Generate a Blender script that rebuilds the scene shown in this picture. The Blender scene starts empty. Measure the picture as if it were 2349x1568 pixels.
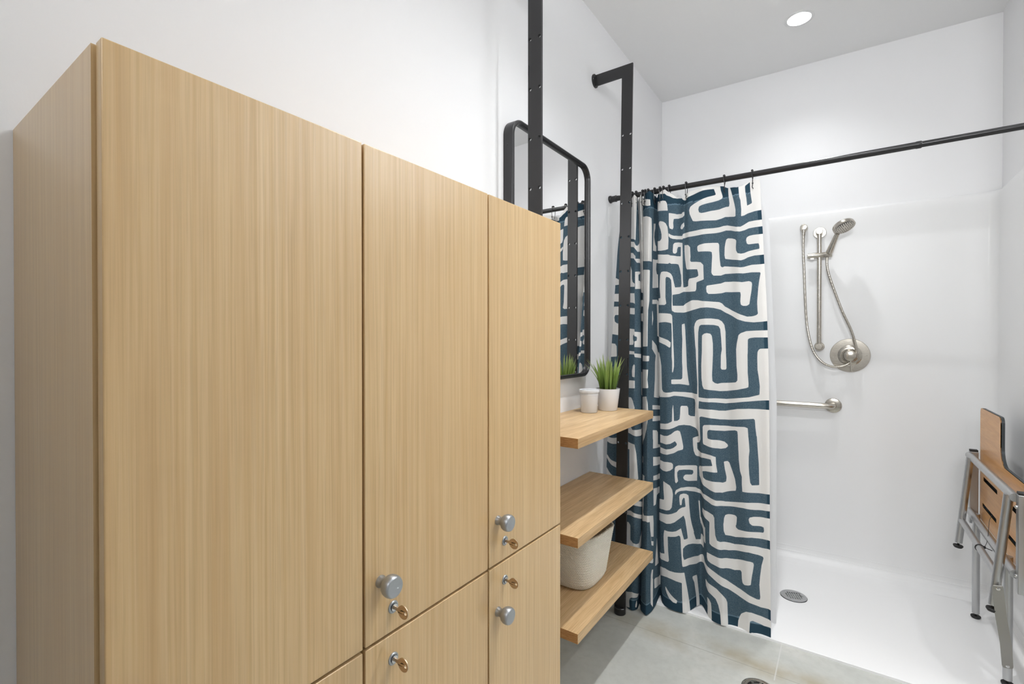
import bpy, bmesh, math, random
import numpy as np
from mathutils import Vector, Matrix
R = math.radians
random.seed(7)
S = bpy.context.scene
COL = S.collection

# ------------------------------------------------------------------ camera
cam = bpy.data.objects.new('camera', bpy.data.cameras.new('camera'))
COL.objects.link(cam)
cam.location = (0, 0, 1.2)
cam.rotation_euler = (R(90 - 0.37), 0, R(34.88))
cam.data.sensor_width = 36
cam.data.lens = 36 * 1096 / 2349
cam.data.clip_start = 0.05
S.camera = cam

# ------------------------------------------------------------------ world, exposure
w = bpy.data.worlds.new('world'); S.world = w; w.use_nodes = True
w.node_tree.nodes['Background'].inputs[0].default_value = (.9, .95, 1, 1)
w.node_tree.nodes['Background'].inputs[1].default_value = 0.0
S.view_settings.view_transform = 'Standard'
S.view_settings.look = 'None'
S.view_settings.gamma = 1
S.view_settings.use_curve_mapping = False
S.view_settings.exposure = 0.42
CEIL = 2.685
WX = -.95                                   # left wall
# recessed downlights (x, y, watts); the lamp itself sits up inside its can
LIGHTS = [(-.18, 2.587, 2.6), (-.18, 1.31, 9.2), (.95, 1.3, 4)]  # the last one is unseen, added to brighten the room
for (x, y, e) in LIGHTS:
    l = bpy.data.lights.new('downlight_lamp', 'AREA'); l.shape = 'DISK'; l.size = .07; l.energy = e
    l.color = (.97, .985, 1.); l.spread = R(122)
    o = bpy.data.objects.new('downlight_lamp', l); COL.objects.link(o); o.location = (x, y, CEIL + .038)

# long fill lights added for brightness, out of view, high on the walls to the right and behind the camera, both shining up
for (x, y, z, rot, wd, e) in ((1.62, 1.25, 2.092, (R(180), R(12), R(90)), 1.1, 2), (1.12, 2.03, 2.192, (R(176), R(-16), 0), .85, 19)):
    l = bpy.data.lights.new('fill_bar_lamp', 'AREA'); l.shape = 'RECTANGLE'; l.size = wd; l.size_y = .09; l.energy = e; l.spread = R(125); l.color = (.96, .985, 1.)
    o = bpy.data.objects.new('fill_bar_lamp', l); COL.objects.link(o); o.location = (x, y, z); o.rotation_euler = rot

# wide fill panel added behind the camera, aimed down the room to brighten shower and curtain
l = bpy.data.lights.new('fill_panel_lamp', 'AREA'); l.shape = 'RECTANGLE'; l.size = 1.2; l.size_y = .50; l.energy = 8.6; l.color = (.97, .985, 1.); l.spread = R(92)
o = bpy.data.objects.new('fill_panel_lamp', l); COL.objects.link(o); o.location = (.30, -1.08, 2.30)
o.rotation_euler = (Vector((-.02, 3.0, 1.95)) - Vector((.30, -1.08, 2.30))).to_track_quat('-Z', 'Y').to_euler()

# ------------------------------------------------------------------ helpers
def lin(c): return tuple((v / 12.92 if v <= .04045 else ((v + .055) / 1.055) ** 2.4) for v in (q / 255 for q in c))
def shift(parent):
    v = Vector((0, 0, 0))
    while parent is not None: v += parent.location; parent = parent.parent
    return v
def tag(o, label=None, cat=None, group=None, kind=None):
    if label: o['label'] = label
    if cat: o['category'] = cat
    if group: o['group'] = group
    if kind: o['kind'] = kind
    return o
def thing(name, label, cat, loc, group=None):
    o = bpy.data.objects.new(name, None); COL.objects.link(o); o.location = loc
    o.empty_display_size = .05
    return tag(o, label, cat, group)
def obj(name, bm, mat, parent=None, smooth=35, bevel=0, seg=2, label=None):
    """one mesh object from a bmesh given in world coordinates"""
    bmesh.ops.recalc_face_normals(bm, faces=bm.faces)
    if parent is None:
        xs = [v.co for v in bm.verts]
        mn = Vector([min(c[i] for c in xs) for i in range(3)]); mx = Vector([max(c[i] for c in xs) for i in range(3)])
        org = Vector(((mn.x + mx.x) / 2, (mn.y + mx.y) / 2, mn.z))
    else: org = shift(parent)
    bmesh.ops.translate(bm, verts=bm.verts, vec=-org)
    me = bpy.data.meshes.new(name); bm.to_mesh(me); bm.free()
    o = bpy.data.objects.new(name, me); COL.objects.link(o)
    if parent is None: o.location = org
    else: o.parent = parent
    me.materials.append(mat)
    if smooth is not None:
        for p in me.polygons: p.use_smooth = True
        try: me.set_sharp_from_angle(angle=R(smooth))
        except Exception: pass
    if bevel:
        m = o.modifiers.new('bevel', 'BEVEL'); m.width = bevel; m.segments = seg; m.limit_method = 'ANGLE'; m.angle_limit = R(40)
        m.harden_normals = True
    if label: o['label'] = label
    return o
def struct(name, bm, mat, **k):
    o = obj(name, bm, mat, **k); o['kind'] = 'structure'; return o
NB = bmesh.new
def box(bm, x0, x1, y0, y1, z0, z1):
    v = [bm.verts.new(p) for p in ((x0,y0,z0),(x1,y0,z0),(x1,y1,z0),(x0,y1,z0),(x0,y0,z1),(x1,y0,z1),(x1,y1,z1),(x0,y1,z1))]
    for f in ((0,3,2,1),(4,5,6,7),(0,1,5,4),(1,2,6,5),(2,3,7,6),(3,0,4,7)): bm.faces.new([v[i] for i in f])
    return bm
def basis(d):
    d = Vector(d).normalized(); a = Vector((0,0,1)) if abs(d.z) < .9 else Vector((1,0,0))
    u = d.cross(a).normalized(); return d, u, d.cross(u).normalized()
def lathe(bm, prof, origin, axis, seg=32, caps=True):
    """prof: list of (distance along axis, radius)"""
    d, u, v = basis(axis); o = Vector(origin); rings = []
    for (h, r) in prof:
        if r < 1e-6: rings.append([bm.verts.new(o + d * h)])
        else: rings.append([bm.verts.new(o + d * h + (u * math.cos(a) + v * math.sin(a)) * r) for a in (2 * math.pi * i / seg for i in range(seg))])
    for a, b in zip(rings, rings[1:]):
        for i in range(seg):
            j = (i + 1) % seg
            if len(a) == 1 and len(b) == 1: break
            if len(a) == 1: bm.faces.new((a[0], b[i], b[j]))
            elif len(b) == 1: bm.faces.new((a[i], b[0], a[j]))
            else: bm.faces.new((a[i], b[i], b[j], a[j]))
    if caps:
        if len(rings[0]) > 1: bm.faces.new(rings[0][::-1])
        if len(rings[-1]) > 1: bm.faces.new(rings[-1])
    return bm
def cyl(bm, p0, p1, r, r1=None, seg=24):
    d = Vector(p1) - Vector(p0); return lathe(bm, [(0, r), (d.length, r if r1 is None else r1)], p0, d, seg)
def smoothpath(pts, n=6):
    P = [Vector(p) for p in pts]; out = []
    for i in range(len(P) - 1):
        a = P[max(i-1,0)]; b = P[i]; c = P[i+1]; d = P[min(i+2,len(P)-1)]
        for k in range(n):
            t = k / n
            out.append(.5 * ((2*b) + (c-a)*t + (2*a-5*b+4*c-d)*t*t + (3*b-a-3*c+d)*t**3))
    out.append(P[-1]); return out
def tube(bm, pts, r, seg=12, closed=False, rfun=None):
    P = [Vector(p) for p in pts]; n = len(P); T = []
    for i in range(n):
        a = P[(i-1) % n] if (closed or i > 0) else P[i]; b = P[(i+1) % n] if (closed or i < n-1) else P[i]
        T.append((b - a).normalized())
    _, u, _v = basis(T[0]); rings = []
    for i in range(n):
        u = (u - T[i] * u.dot(T[i])).normalized(); v = T[i].cross(u)
        rr = rfun(i / (n-1)) * r if rfun else r
        rings.append([bm.verts.new(P[i] + (u * math.cos(a) + v * math.sin(a)) * rr) for a in (2*math.pi*k/seg for k in range(seg))])
    for i in range(n if closed else n - 1):
        a, b = rings[i], rings[(i+1) % n]
        for k in range(seg): bm.faces.new((a[k], a[(k+1) % seg], b[(k+1) % seg], b[k]))
    if not closed: bm.faces.new(rings[0][::-1]); bm.faces.new(rings[-1])
    return bm
def ball(bm, c, r, seg=12, sq=(1,1,1)):
    m = Matrix.Translation(c) @ Matrix.Diagonal((sq[0], sq[1], sq[2], 1))
    bmesh.ops.create_uvsphere(bm, u_segments=seg, v_segments=max(6, seg*2//3), radius=r, matrix=m); return bm
def circ(cx, cy, r, n=20, rx=None):
    return [(cx + (rx or r) * math.cos(2*math.pi*i/n), cy + r * math.sin(2*math.pi*i/n)) for i in range(n)]
def plate(outer, holes, th, org, ex, ey, res=1):
    """flat plate with real holes: outline in (ex,ey) plane, extruded by th along ex x ey; returns bmesh"""
    cu = bpy.data.curves.new('c', 'CURVE'); cu.dimensions = '2D'; cu.fill_mode = 'BOTH'; cu.extrude = abs(th) / 2
    for loop in [outer] + holes:
        sp = cu.splines.new('POLY'); sp.points.add(len(loop) - 1)
        for p, q in zip(sp.points, loop): p.co = (q[0], q[1], 0, 1)
        sp.use_cyclic_u = True
    o = bpy.data.objects.new('c', cu); COL.objects.link(o)
    dg = bpy.context.evaluated_depsgraph_get(); me = bpy.data.meshes.new_from_object(o.evaluated_get(dg))
    bm = NB(); bm.from_mesh(me)
    bpy.data.objects.remove(o); bpy.data.curves.remove(cu); bpy.data.meshes.remove(me)
    bmesh.ops.remove_doubles(bm, verts=bm.verts, dist=1e-6)
    ex = Vector(ex).normalized(); ey = Vector(ey).normalized(); ez = ex.cross(ey)
    for v in bm.verts: c = v.co.copy(); v.co = Vector(org) + ex * c.x + ey * c.y + ez * (c.z + th / 2)
    return bm
def rrect(x0, x1, y0, y1, r, n=8):
    out = []
    for cx, cy, a0 in ((x1-r, y1-r, 0), (x0+r, y1-r, 90), (x0+r, y0+r, 180), (x1-r, y0+r, 270)):
        for i in range(n + 1):
            a = R(a0 + 90 * i / n); out.append((cx + r * math.cos(a), cy + r * math.sin(a)))
    return out

# ------------------------------------------------------------------ materials
class NT:
    def __init__(s, name, **k):
        s.m = bpy.data.materials.new(name); s.m.use_nodes = True; s.t = s.m.node_tree
        s.b = s.t.nodes['Principled BSDF']; s.out = s.t.nodes['Material Output']
        for a, v in k.items(): s.set(a, v)
    def set(s, a, v):
        nm = {'color': 'Base Color', 'rough': 'Roughness', 'metal': 'Metallic', 'spec': 'Specular IOR Level', 'trans': 'Transmission Weight',
              'coat': 'Coat Weight', 'coatr': 'Coat Roughness', 'ior': 'IOR', 'aniso': 'Anisotropic', 'sss': 'Subsurface Weight', 'sheen': 'Sheen Weight'}[a]
        if a == 'color' and len(v) == 3: v = (*v, 1)
        s.b.inputs[nm].default_value = v
    def n(s, typ, _in=None, **k):
        nd = s.t.nodes.new(typ)
        for a, v in k.items(): setattr(nd, a, v)
        for a, v in (_in or {}).items():
            if hasattr(v, 'links'): s.t.links.new(v, nd.inputs[a])
            elif isinstance(v, bpy.types.NodeSocket): s.t.links.new(v, nd.inputs[a])
            else: nd.inputs[a].default_value = v
        return nd
    def co(s, scale=(1,1,1), loc=(0,0,0), rot=(0,0,0)):
        g = s.n('ShaderNodeNewGeometry')
        return s.n('ShaderNodeMapping', {0: g.outputs['Position'], 'Scale': scale, 'Location': loc, 'Rotation': rot}).outputs[0]
    def noise(s, co, scale=5, detail=3, rough=.5, dist=0):
        return s.n('ShaderNodeTexNoise', {'Vector': co, 'Scale': scale, 'Detail': detail, 'Roughness': rough, 'Distortion': dist}).outputs[0]
    def ramp(s, f, stops):
        r = s.n('ShaderNodeValToRGB', {0: f}); e = r.color_ramp.elements
        while len(e) < len(stops): e.new(.5)
        for el, (p, c) in zip(e, stops): el.position = p; el.color = (*c, 1) if len(c) == 3 else c
        return r.outputs[0]
    def math(s, op, a, b=0., c=0., clamp=False):
        nd = s.n('ShaderNodeMath', {0: a, 1: b, 2: c}, operation=op); nd.use_clamp = clamp; return nd.outputs[0]
    def mix(s, f, a, b, mode='MIX'):
        nd = s.t.nodes.new('ShaderNodeMix'); nd.data_type = 'RGBA'; nd.blend_type = mode
        for i, v in ((0, f), (6, a), (7, b)):
            if isinstance(v, bpy.types.NodeSocket): s.t.links.new(v, nd.inputs[i])
            else: nd.inputs[i].default_value = (*v, 1) if isinstance(v, tuple) and len(v) == 3 else v
        return nd.outputs[2]
    def link(s, sock, name): s.t.links.new(sock, s.b.inputs[name])
    def bump(s, h, strength=.2, dist=.001):
        b = s.n('ShaderNodeBump', {'Height': h, 'Strength': strength, 'Distance': dist}); s.t.links.new(b.outputs[0], s.b.inputs['Normal'])
def g3(v): return (v, v, v)

m = NT('wall_paint', color=lin((246, 246, 247)), rough=.55, spec=.3); m.bump(m.noise(m.co(), 260, 3), .12, .0006); PAINT = m.m
m = NT('ceiling_paint', color=lin((251, 251, 251)), rough=.7, spec=.2); m.bump(m.noise(m.co(), 200, 2), .1, .0006); CEILP = m.m
m = NT('acrylic', color=lin((243, 243, 243)), rough=.34, spec=.4); m.bump(m.noise(m.co(), 9, 1), .05, .002); ACR = m.m

def veneer(name, base, dark, light, along, seed, plank=False, rough=.42):
    """straight fine-grained wood veneer, grain running along the given axis"""
    m = NT(name, rough=rough, spec=.35)
    sc = [150, 150, 150]; sc['xyz'.index(along)] = 1.4
    fs = [430, 430, 430]; fs['xyz'.index(along)] = 6
    bs = [14, 14, 14]; bs['xyz'.index(along)] = .35
    a = m.noise(m.co(sc, (seed, seed*2, seed)), 1, 3, .6, .15)
    b = m.noise(m.co(fs, (seed, 3, seed)), 1, 2, .6)
    c = m.noise(m.co(bs, (seed*3, seed, 1)), 1, 3, .55, .5)
    col = m.ramp(a, [(.28, dark), (.5, base), (.74, light)])
    col = m.mix(m.ramp(b, [(.34, g3(.36)), (.56, g3(0))]), col, tuple(q * .74 for q in dark))
    col = m.mix(m.ramp(c, [(.35, g3(.35)), (.65, g3(0))]), col, dark)
    m.link(col, 'Base Color'); m.bump(b, .12, .0004)
    return m.m
OAK = veneer('locker_veneer', lin((214, 182, 133)), lin((202, 166, 115)), lin((223, 195, 149)), 'z', 3.3, rough=.3)
OAK.node_tree.nodes['Principled BSDF'].inputs['Specular IOR Level'].default_value = .6
OAK.node_tree.nodes['Principled BSDF'].inputs['Coat Weight'].default_value = .35
OAK.node_tree.nodes['Principled BSDF'].inputs['Coat Roughness'].default_value = .3
def plank_wood(name, base, dark, light, seed):
    m = NT(name, rough=.4, spec=.35)
    co = m.co((22, 1.3, 22), (seed, 0, seed)); a = m.noise(co, 1, 5, .6, 1.1)
    f = m.noise(m.co((300, 9, 300), (seed, 1, 0)), 1, 2)
    col = m.ramp(a, [(.3, dark), (.5, base), (.7, light)])
    col = m.mix(m.ramp(f, [(.38, g3(.4)), (.55, g3(0))]), col, tuple(q * .8 for q in dark))
    ny = m.math('ABSOLUTE', m.n('ShaderNodeSeparateXYZ', {0: m.n('ShaderNodeNewGeometry').outputs['True Normal']}).outputs[1])
    eg = m.noise(m.co((60, 60, 500), (seed, 0, 0)), 1, 3)
    col = m.mix(m.math('GREATER_THAN', ny, .8), col, m.ramp(eg, [(.35, lin((168, 122, 74))), (.65, lin((200, 154, 102)))]))
    m.link(col, 'Base Color'); m.bump(f, .1, .0004); return m.m
SHELFW = plank_wood('shelf_oak', lin((209, 177, 133)), lin((184, 148, 103)), lin((226, 198, 156)), 2)
m = NT('powder_black', color=lin((44, 44, 45)), rough=.45, spec=.4); m.bump(m.noise(m.co(), 700, 2), .15, .0004); BLACK = m.m
BLACKG = NT('gloss_black', color=lin((38, 38, 40)), rough=.28, spec=.5).m
HOLED = NT('dark_hollow', color=lin((25, 24, 23)), rough=.8).m
m = NT('brushed_nickel', color=lin((194, 188, 178)), rough=.25, metal=1.)
r = m.noise(m.co((40, 40, 900)), 1, 2); m.link(m.ramp(r, [(.3, g3(.18)), (.7, g3(.3))]), 'Roughness'); NICKEL = m.m
m = NT('satin_aluminium', color=lin((190, 191, 192)), rough=.34, metal=1.); r = m.noise(m.co((60, 60, 60)), 1, 2)
m.link(m.ramp(r, [(.3, g3(.3)), (.7, g3(.4))]), 'Roughness'); ALU = m.m
KNOB = NT('satin_knob', color=lin((172, 176, 180)), rough=.36, metal=.85).m
CHROME = NT('chrome', color=lin((205, 205, 205)), rough=.1, metal=1.).m
KEYM = NT('key_metal', color=lin((200, 178, 152)), rough=.3, metal=1.).m
MIRROR = NT('mirror_glass', color=g3(.88), rough=.0, metal=1.).m
STRAP = NT('dull_steel', color=lin((158, 156, 150)), rough=.5, metal=.55).m
RUBBER = NT('rubber', color=lin((34, 34, 34)), rough=.6).m
CERAM = NT('pot_white', color=lin((232, 233, 236)), rough=.25, spec=.5).m
m = NT('translucent_plastic', color=lin((236, 238, 241)), rough=.22, sss=.5, trans=.15)
m.b.inputs['Subsurface Radius'].default_value = (.02, .02, .02); PLAST = m.m
m = NT('potting_soil', rough=.95); m.link(m.ramp(m.noise(m.co(), 300, 3), [(.3, lin((28, 20, 16))), (.7, lin((70, 48, 38)))]), 'Base Color'); SOIL = m.m
m = NT('grass', rough=.4, spec=.4)
z = m.n('ShaderNodeSeparateXYZ', {0: m.n('ShaderNodeNewGeometry').outputs['Position']}).outputs[2]
t = m.math('MULTIPLY', m.math('SUBTRACT', z, .985), 7.)
col = m.ramp(t, [(0., lin((98, 76, 58))), (.1, lin((112, 136, 62))), (.5, lin((152, 178, 92))), (1., lin((208, 222, 156)))])
col = m.mix(m.math('MULTIPLY', m.noise(m.co((160, 160, 20)), 1, 2), .6), col, lin((96, 132, 56))); m.link(col, 'Base Color')
tr = m.n('ShaderNodeBsdfTranslucent', {'Color': col}); mx = m.n('ShaderNodeMixShader', {0: .25, 1: m.b.outputs[0], 2: tr.outputs[0]})
m.t.links.new(mx.outputs[0], m.out.inputs[0]); GRASS = m.m
m = NT('cotton_rope', rough=.9, spec=.1, sheen=.3)
z = m.n('ShaderNodeNewGeometry').outputs['Position']
wv = m.n('ShaderNodeTexWave', {'Vector': m.co((1, 1, .9)), 'Scale': 75., 'Distortion': 1.5, 'Detail': 1.}, wave_type='BANDS', bands_direction='DIAGONAL').outputs[1]
m.link(m.ramp(wv, [(0, lin((226, 216, 198))), (1, lin((248, 242, 230)))]), 'Base Color'); m.bump(wv, .8, .002); ROPE = m.m
m = NT('rope_inside', color=lin((120, 104, 84)), rough=.9); ROPEIN = m.m
m = NT('beech_laminate', rough=.32, spec=.5)
a = m.noise(m.co((10, 1.6, 14)), 1, 5, .6, 2.2); f = m.noise(m.co((60, 12, 200)), 1, 2)
col = m.ramp(a, [(.3, lin((208, 148, 84))), (.55, lin((226, 170, 104))), (.75, lin((234, 186, 124)))])
col = m.mix(m.ramp(f, [(.35, g3(.3)), (.6, g3(0))]), col, lin((196, 132, 70))); m.link(col, 'Base Color'); BEECH = m.m
# polished concrete floor with joints, a run of stain beside the joint and faint trowel marks
m = NT('concrete', rough=.38, spec=.45)
co = m.co(); a = m.noise(co, 3.2, 6, .62, .6); b = m.noise(co, 38, 4, .6); 
col = m.ramp(a, [(.3, lin((182, 184, 179))), (.5, lin((195, 197, 191))), (.7, lin((208, 208, 202)))])
col = m.mix(m.ramp(b, [(.3, g3(.25)), (.55, g3(0))]), col, lin((168, 169, 162)))
sp = m.n('ShaderNodeSeparateXYZ', {0: m.n('ShaderNodeNewGeometry').outputs['Position']}); X_, Y_ = sp.outputs[0], sp.outputs[1]
wob = m.math('MULTIPLY', m.math('SUBTRACT', m.noise(co, 6, 3), .5), .09)
d1 = m.math('ABSOLUTE', m.math('SUBTRACT', m.math('ADD', Y_, wob), 1.955))
st = m.math('MULTIPLY', m.ramp(d1, [(.0, g3(1)), (.09, g3(0))]), m.ramp(m.noise(m.co(loc=(4, 2, 0)), 5, 4, .6), [(.35, g3(0)), (.62, g3(.85))]))
col = m.mix(st, col, lin((168, 158, 132)))
d2 = m.math('ABSOLUTE', m.math('SUBTRACT', Y_, 1.93)); d3 = m.math('ABSOLUTE', m.math('SUBTRACT', X_, -.2))
j1 = m.math('MULTIPLY', m.math('LESS_THAN', d2, .0016), .55); j2 = m.math('MULTIPLY', m.math('MULTIPLY', m.math('LESS_THAN', d3, .0022), m.math('GREATER_THAN', Y_, 1.9)), .7)
col = m.mix(j1, col, lin((140, 138, 126))); col = m.mix(j2, col, lin((212, 212, 208)))
wv = m.n('ShaderNodeTexWave', {'Vector': m.co(rot=(0, 0, .9)), 'Scale': 9., 'Distortion': 14., 'Detail': 4., 'Detail Scale': 1.5}).outputs[1]
tm = m.math('MULTIPLY', m.ramp(wv, [(.42, g3(0)), (.5, g3(1)), (.58, g3(0))]), m.math('MULTIPLY', m.math('GREATER_THAN', X_, -.2), m.ramp(m.noise(co, 4, 2), [(.45, g3(0)), (.65, g3(.35))])))
col = m.mix(tm, col, lin((196, 194, 178))); m.link(col, 'Base Color')
m.link(m.ramp(a, [(.3, g3(.3)), (.7, g3(.48))]), 'Roughness'); m.bump(b, .06, .001); CONC = m.m
# printed cotton curtain: "ink" is the signed distance to the edge of the printed pattern, "hem" the folded double cloth
m = NT('printed_cotton', rough=.85, spec=.15)
ink = m.n('ShaderNodeAttribute', attribute_name='ink').outputs['Fac']; hem = m.n('ShaderNodeAttribute', attribute_name='hem').outputs['Fac']; st = m.n('ShaderNodeAttribute', attribute_name='stitch').outputs['Fac']
k = m.math('ADD', m.math('MULTIPLY', ink, 900.), .5, clamp=True)
hs = m.noise(m.co((1, 1, 1)), 430, 4, .8); he = m.math('MULTIPLY', m.ramp(hs, [(.38, g3(0)), (.68, g3(1))]), m.math('MULTIPLY', m.math('SUBTRACT', 1., hem), .5))
blue = m.mix(he, lin((52, 80, 96)), lin((150, 168, 178)))
blue = m.mix(m.math('MULTIPLY', hem, .35), blue, lin((32, 52, 67)))
blue = m.mix(st, blue, lin((130, 158, 175)))
white = m.mix(m.math('MULTIPLY', m.ramp(hs, [(.4, g3(0)), (.7, g3(1))]), .2), lin((247, 245, 242)), lin((232, 229, 224)))
col = m.mix(k, blue, white); m.link(col, 'Base Color')
wvf = m.noise(m.co(), 1200, 2); m.bump(wvf, .25, .0004)
tr = m.n('ShaderNodeBsdfTranslucent', {'Color': col}); tf = m.math('MULTIPLY', m.math('SUBTRACT', 1., m.math('MULTIPLY', hem, .6)), .36)
mx = m.n('ShaderNodeMixShader', {0: tf, 1: m.b.outputs[0], 2: tr.outputs[0]}); m.t.links.new(mx.outputs[0], m.out.inputs[0]); CLOTH = m.m
m = NT('liner_vinyl', color=lin((240, 241, 243)), rough=.35)
tr = m.n('ShaderNodeBsdfTranslucent', {'Color': (.98, .98, .98, 1)}); mx = m.n('ShaderNodeMixShader', {0: .6, 1: m.b.outputs[0], 2: tr.outputs[0]}); m.t.links.new(mx.outputs[0], m.out.inputs[0]); LINER = m.m
m = NT('lamp_lens', color=g3(1)); m.b.inputs['Emission Color'].default_value = (1, .98, .95, 1); m.b.inputs['Emission Strength'].default_value = 12; LENS = m.m
TRIM = NT('lamp_trim', color=g3(.86), rough=.4).m
# ------------------------------------------------------------------ room
YB0, YB1 = 3.015, 3.066                     # the back wall runs very slightly askew
def back(x, off=0.): return YB0 + (x + .945) * (YB1 - YB0) / 1.526 - off
XR = .585
bm = plate([(WX - .1, -1.3), (1.8, -1.3), (1.8, 3.3), (WX - .1, 3.3)], [circ(x, y, .048, 40) for x, y, e in LIGHTS], .1, (0, 0, CEIL), (1, 0, 0), (0, 1, 0))
struct('ceiling', bm, CEILP, smooth=None)
struct('floor', box(NB(), WX - .1, 1.8, -1.3, 3.3, -.1, 0), CONC, smooth=None)
struct('wall_left', box(NB(), WX - .1, WX, -1.2, 3.3, 0, CEIL), PAINT, smooth=None)
bm = NB(); a = [bm.verts.new(p) for p in ((WX, back(WX), 0), (XR, back(XR), 0), (XR, 3.3, 0), (WX, 3.3, 0))]; b = [bm.verts.new((v.co.x, v.co.y, CEIL)) for v in a]
bm.faces.new(a[::-1]); bm.faces.new(b)
for i in range(4): bm.faces.new((a[i], a[(i+1) % 4], b[(i+1) % 4], b[i]))
struct('wall_back', bm, PAINT, smooth=None)
struct('wall_right', box(NB(), XR, 1.7, 2.10, 3.3, 0, CEIL), PAINT, smooth=None)
struct('wall_east', box(NB(), 1.7, 1.8, -1.2, 3.3, 0, CEIL), PAINT, smooth=None)
struct('wall_rear', box(NB(), WX - .1, 1.8, -1.3, -1.2, 0, CEIL), PAINT, smooth=None)

# ------------------------------------------------------------------ downlights and added fill lights
lbl = ['recessed round ceiling downlight glowing above the shower', 'recessed ceiling downlight above the shelf unit and lockers',
       'added fill downlight in the ceiling on the right side of the room']
t = thing('added_fill_light', 'long white added fill light bar high on the wall to the right of the camera', 'light', (1.66, 1.25, 2.03))  # body for the added fill bar on the right wall
obj('housing', box(NB(), 1.56, 1.70, .69, 1.81, 2.05, 2.085), TRIM, t, None, bevel=.004)
t = thing('added_fill_light', 'white added fill light bar high on the short wall beside the shower', 'light', (1.12, 2.06, 2.13))  # body for the second fill bar, added to lift the ceiling
obj('housing', box(NB(), .68, 1.56, 1.985, 2.10, 2.13, 2.185), TRIM, t, None, bevel=.004)
t = thing('added_fill_light', 'wide white added fill light panel high on the wall behind the camera', 'light', (.30, -1.16, 2.02))  # body for the unseen fill panel added behind the camera
obj('housing', box(NB(), -.34, .94, -1.19, -1.15, 2.02, 2.58), TRIM, t, None, bevel=.006)
obj('wall_plate', box(NB(), .0, .6, -1.20, -1.189, 2.12, 2.48), TRIM, t, None, bevel=.002)
for (x, y, e), L in zip(LIGHTS, lbl):
    t = thing('downlight', L, 'light', (x, y, CEIL), 'recessed ceiling downlights')
    obj('lamp_can', lathe(NB(), [(.0, .0475), (.052, .0475), (.052, .0), (.056, .0), (.056, .050), (.0, .050)], (x, y, CEIL), (0, 0, 1), 40, False), TRIM, t)
    obj('trim_ring', lathe(NB(), [(.0, .0472), (-.003, .048), (-.004, .054), (-.001, .062), (.0, .062)], (x, y, CEIL), (0, 0, 1), 40, False), TRIM, t)
    obj('lens', lathe(NB(), [(.046, .0), (.046, .043), (.049, .043), (.049, .0)], (x, y, CEIL), (0, 0, 1), 32, False), LENS, t, label='glowing lens')

# ------------------------------------------------------------------ lockers
FX = -.588
ys = [.1495, .4572, .7612, 1.0575]
zt, zm, zb0 = 1.49, .7335, .03
cn = ['tall oak locker cabinet at the near left end, knobs out of frame', 'middle oak locker cabinet between the widest-looking and the far one', 'oak locker cabinet at the far end, next to the shelf unit']
def knob(y, z, door):
    bm = lathe(NB(), [(0, .0), (0, .0095), (.002, .0095), (.006, .0080), (.0105, .0084), (.0140, .0112), (.0175, .0146), (.0215, .0164), (.0265, .0170), (.0310, .0164), (.0338, .0150), (.0346, .0136), (.0342, .0122), (.0330, .0060), (.0326, 0)], (FX, y, z), (1, 0, 0), 40, False)
    obj('knob', bm, KNOB, door, 50, label='round satin grey knob with dished face')
def lock(y, z, door):
    bm = lathe(NB(), [(0, .0), (0, .0098), (.0012, .0098), (.0022, .0088), (.0022, .0070), (.0008, .0068), (.0008, 0)], (FX, y, z), (1, 0, 0), 32, False)
    lk = obj('lock_cylinder', bm, KNOB, door, 40, label='round metal lock')
    obj('keyway', cyl(NB(), (FX + .0003, y, z), (FX + .0042, y, z), .0058, seg=20), CHROME, lk)
def key(y, z, label):
    tilt = R(-4)
    out = [(.0, .0028), (.0075, .0028), (.0095, .0060)] + [(.0195 + .0112 * math.cos(a), .0108 * math.sin(a)) for a in (R(150 - 300 * i / 26) for i in range(27))] + [(.0095, -.0060), (.0075, -.0028), (.0, -.0028)]
    bm = plate(out[::-1], [circ(.0255, 0, .0026, 14)], .0018, (FX + .0040, y + .0009, z), (math.cos(tilt), 0, math.sin(tilt)), (-math.sin(tilt), 0, math.cos(tilt)))
    o = obj('key', bm, KEYM, None, 30, bevel=.0004); return tag(o, label, 'key', 'keys left in the locker locks')
for i in range(3):
    y0, y1 = ys[i], ys[i + 1]
    t = thing('locker_cabinet', cn[i], 'locker', (-.77, (y0 + y1) / 2, 0), 'oak lockers along the left wall')
    bm = NB(); th = .018; xf = FX - .0195
    box(bm, WX + .001, xf, y0, y0 + th, .02, zt); box(bm, WX + .001, xf, y1 - th - .0004, y1 - .0004, .02, zt)
    box(bm, WX + .001, xf, y0 + th, y1 - th, zt - th, zt); box(bm, WX + .001, xf, y0 + th, y1 - th, zm - .009, zm + .009); box(bm, WX + .001, xf, y0 + th, y1 - th, .02, .04)
    box(bm, WX + .001, WX + .008, y0 + th, y1 - th, .04, zt - th)
    obj('carcass', bm, OAK, t, None)
    obj('plinth', box(NB(), WX + .03, xf - .04, y0 + .002, y1 - .002, 0, .02), BLACK, t, None)
    g = .0044
    a = y0 + (.0030 if i == 0 else g / 2); b = y1 - (0 if i == 2 else g / 2)
    for k, (z0, z1) in enumerate(((zm + .0023, zt + .001), (zb0, zm - .0023))):
        d = obj('door', box(NB(), FX - .0165, FX, a, b, z0, z1), OAK, t, None, bevel=.0016)
        if k == 0: knob(y0 + .0305, .8255, d); lock(y0 + .0555, .7745, d)
        else: knob(y0 + .0305, .636, d); lock(y0 + .0555, .692, d)
for i, z, L in ((1, .7745, 'bronze key in the lock of the middle locker, upper door'), (1, .692, 'bronze key in the lock of the middle locker, lower door'),
                (2, .7745, 'bronze key below the upper knob of the locker nearest the shelves'), (2, .692, 'bronze key above the lower knob of the locker nearest the shelves')):
    key(ys[i] + .0555, z, L)

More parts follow.
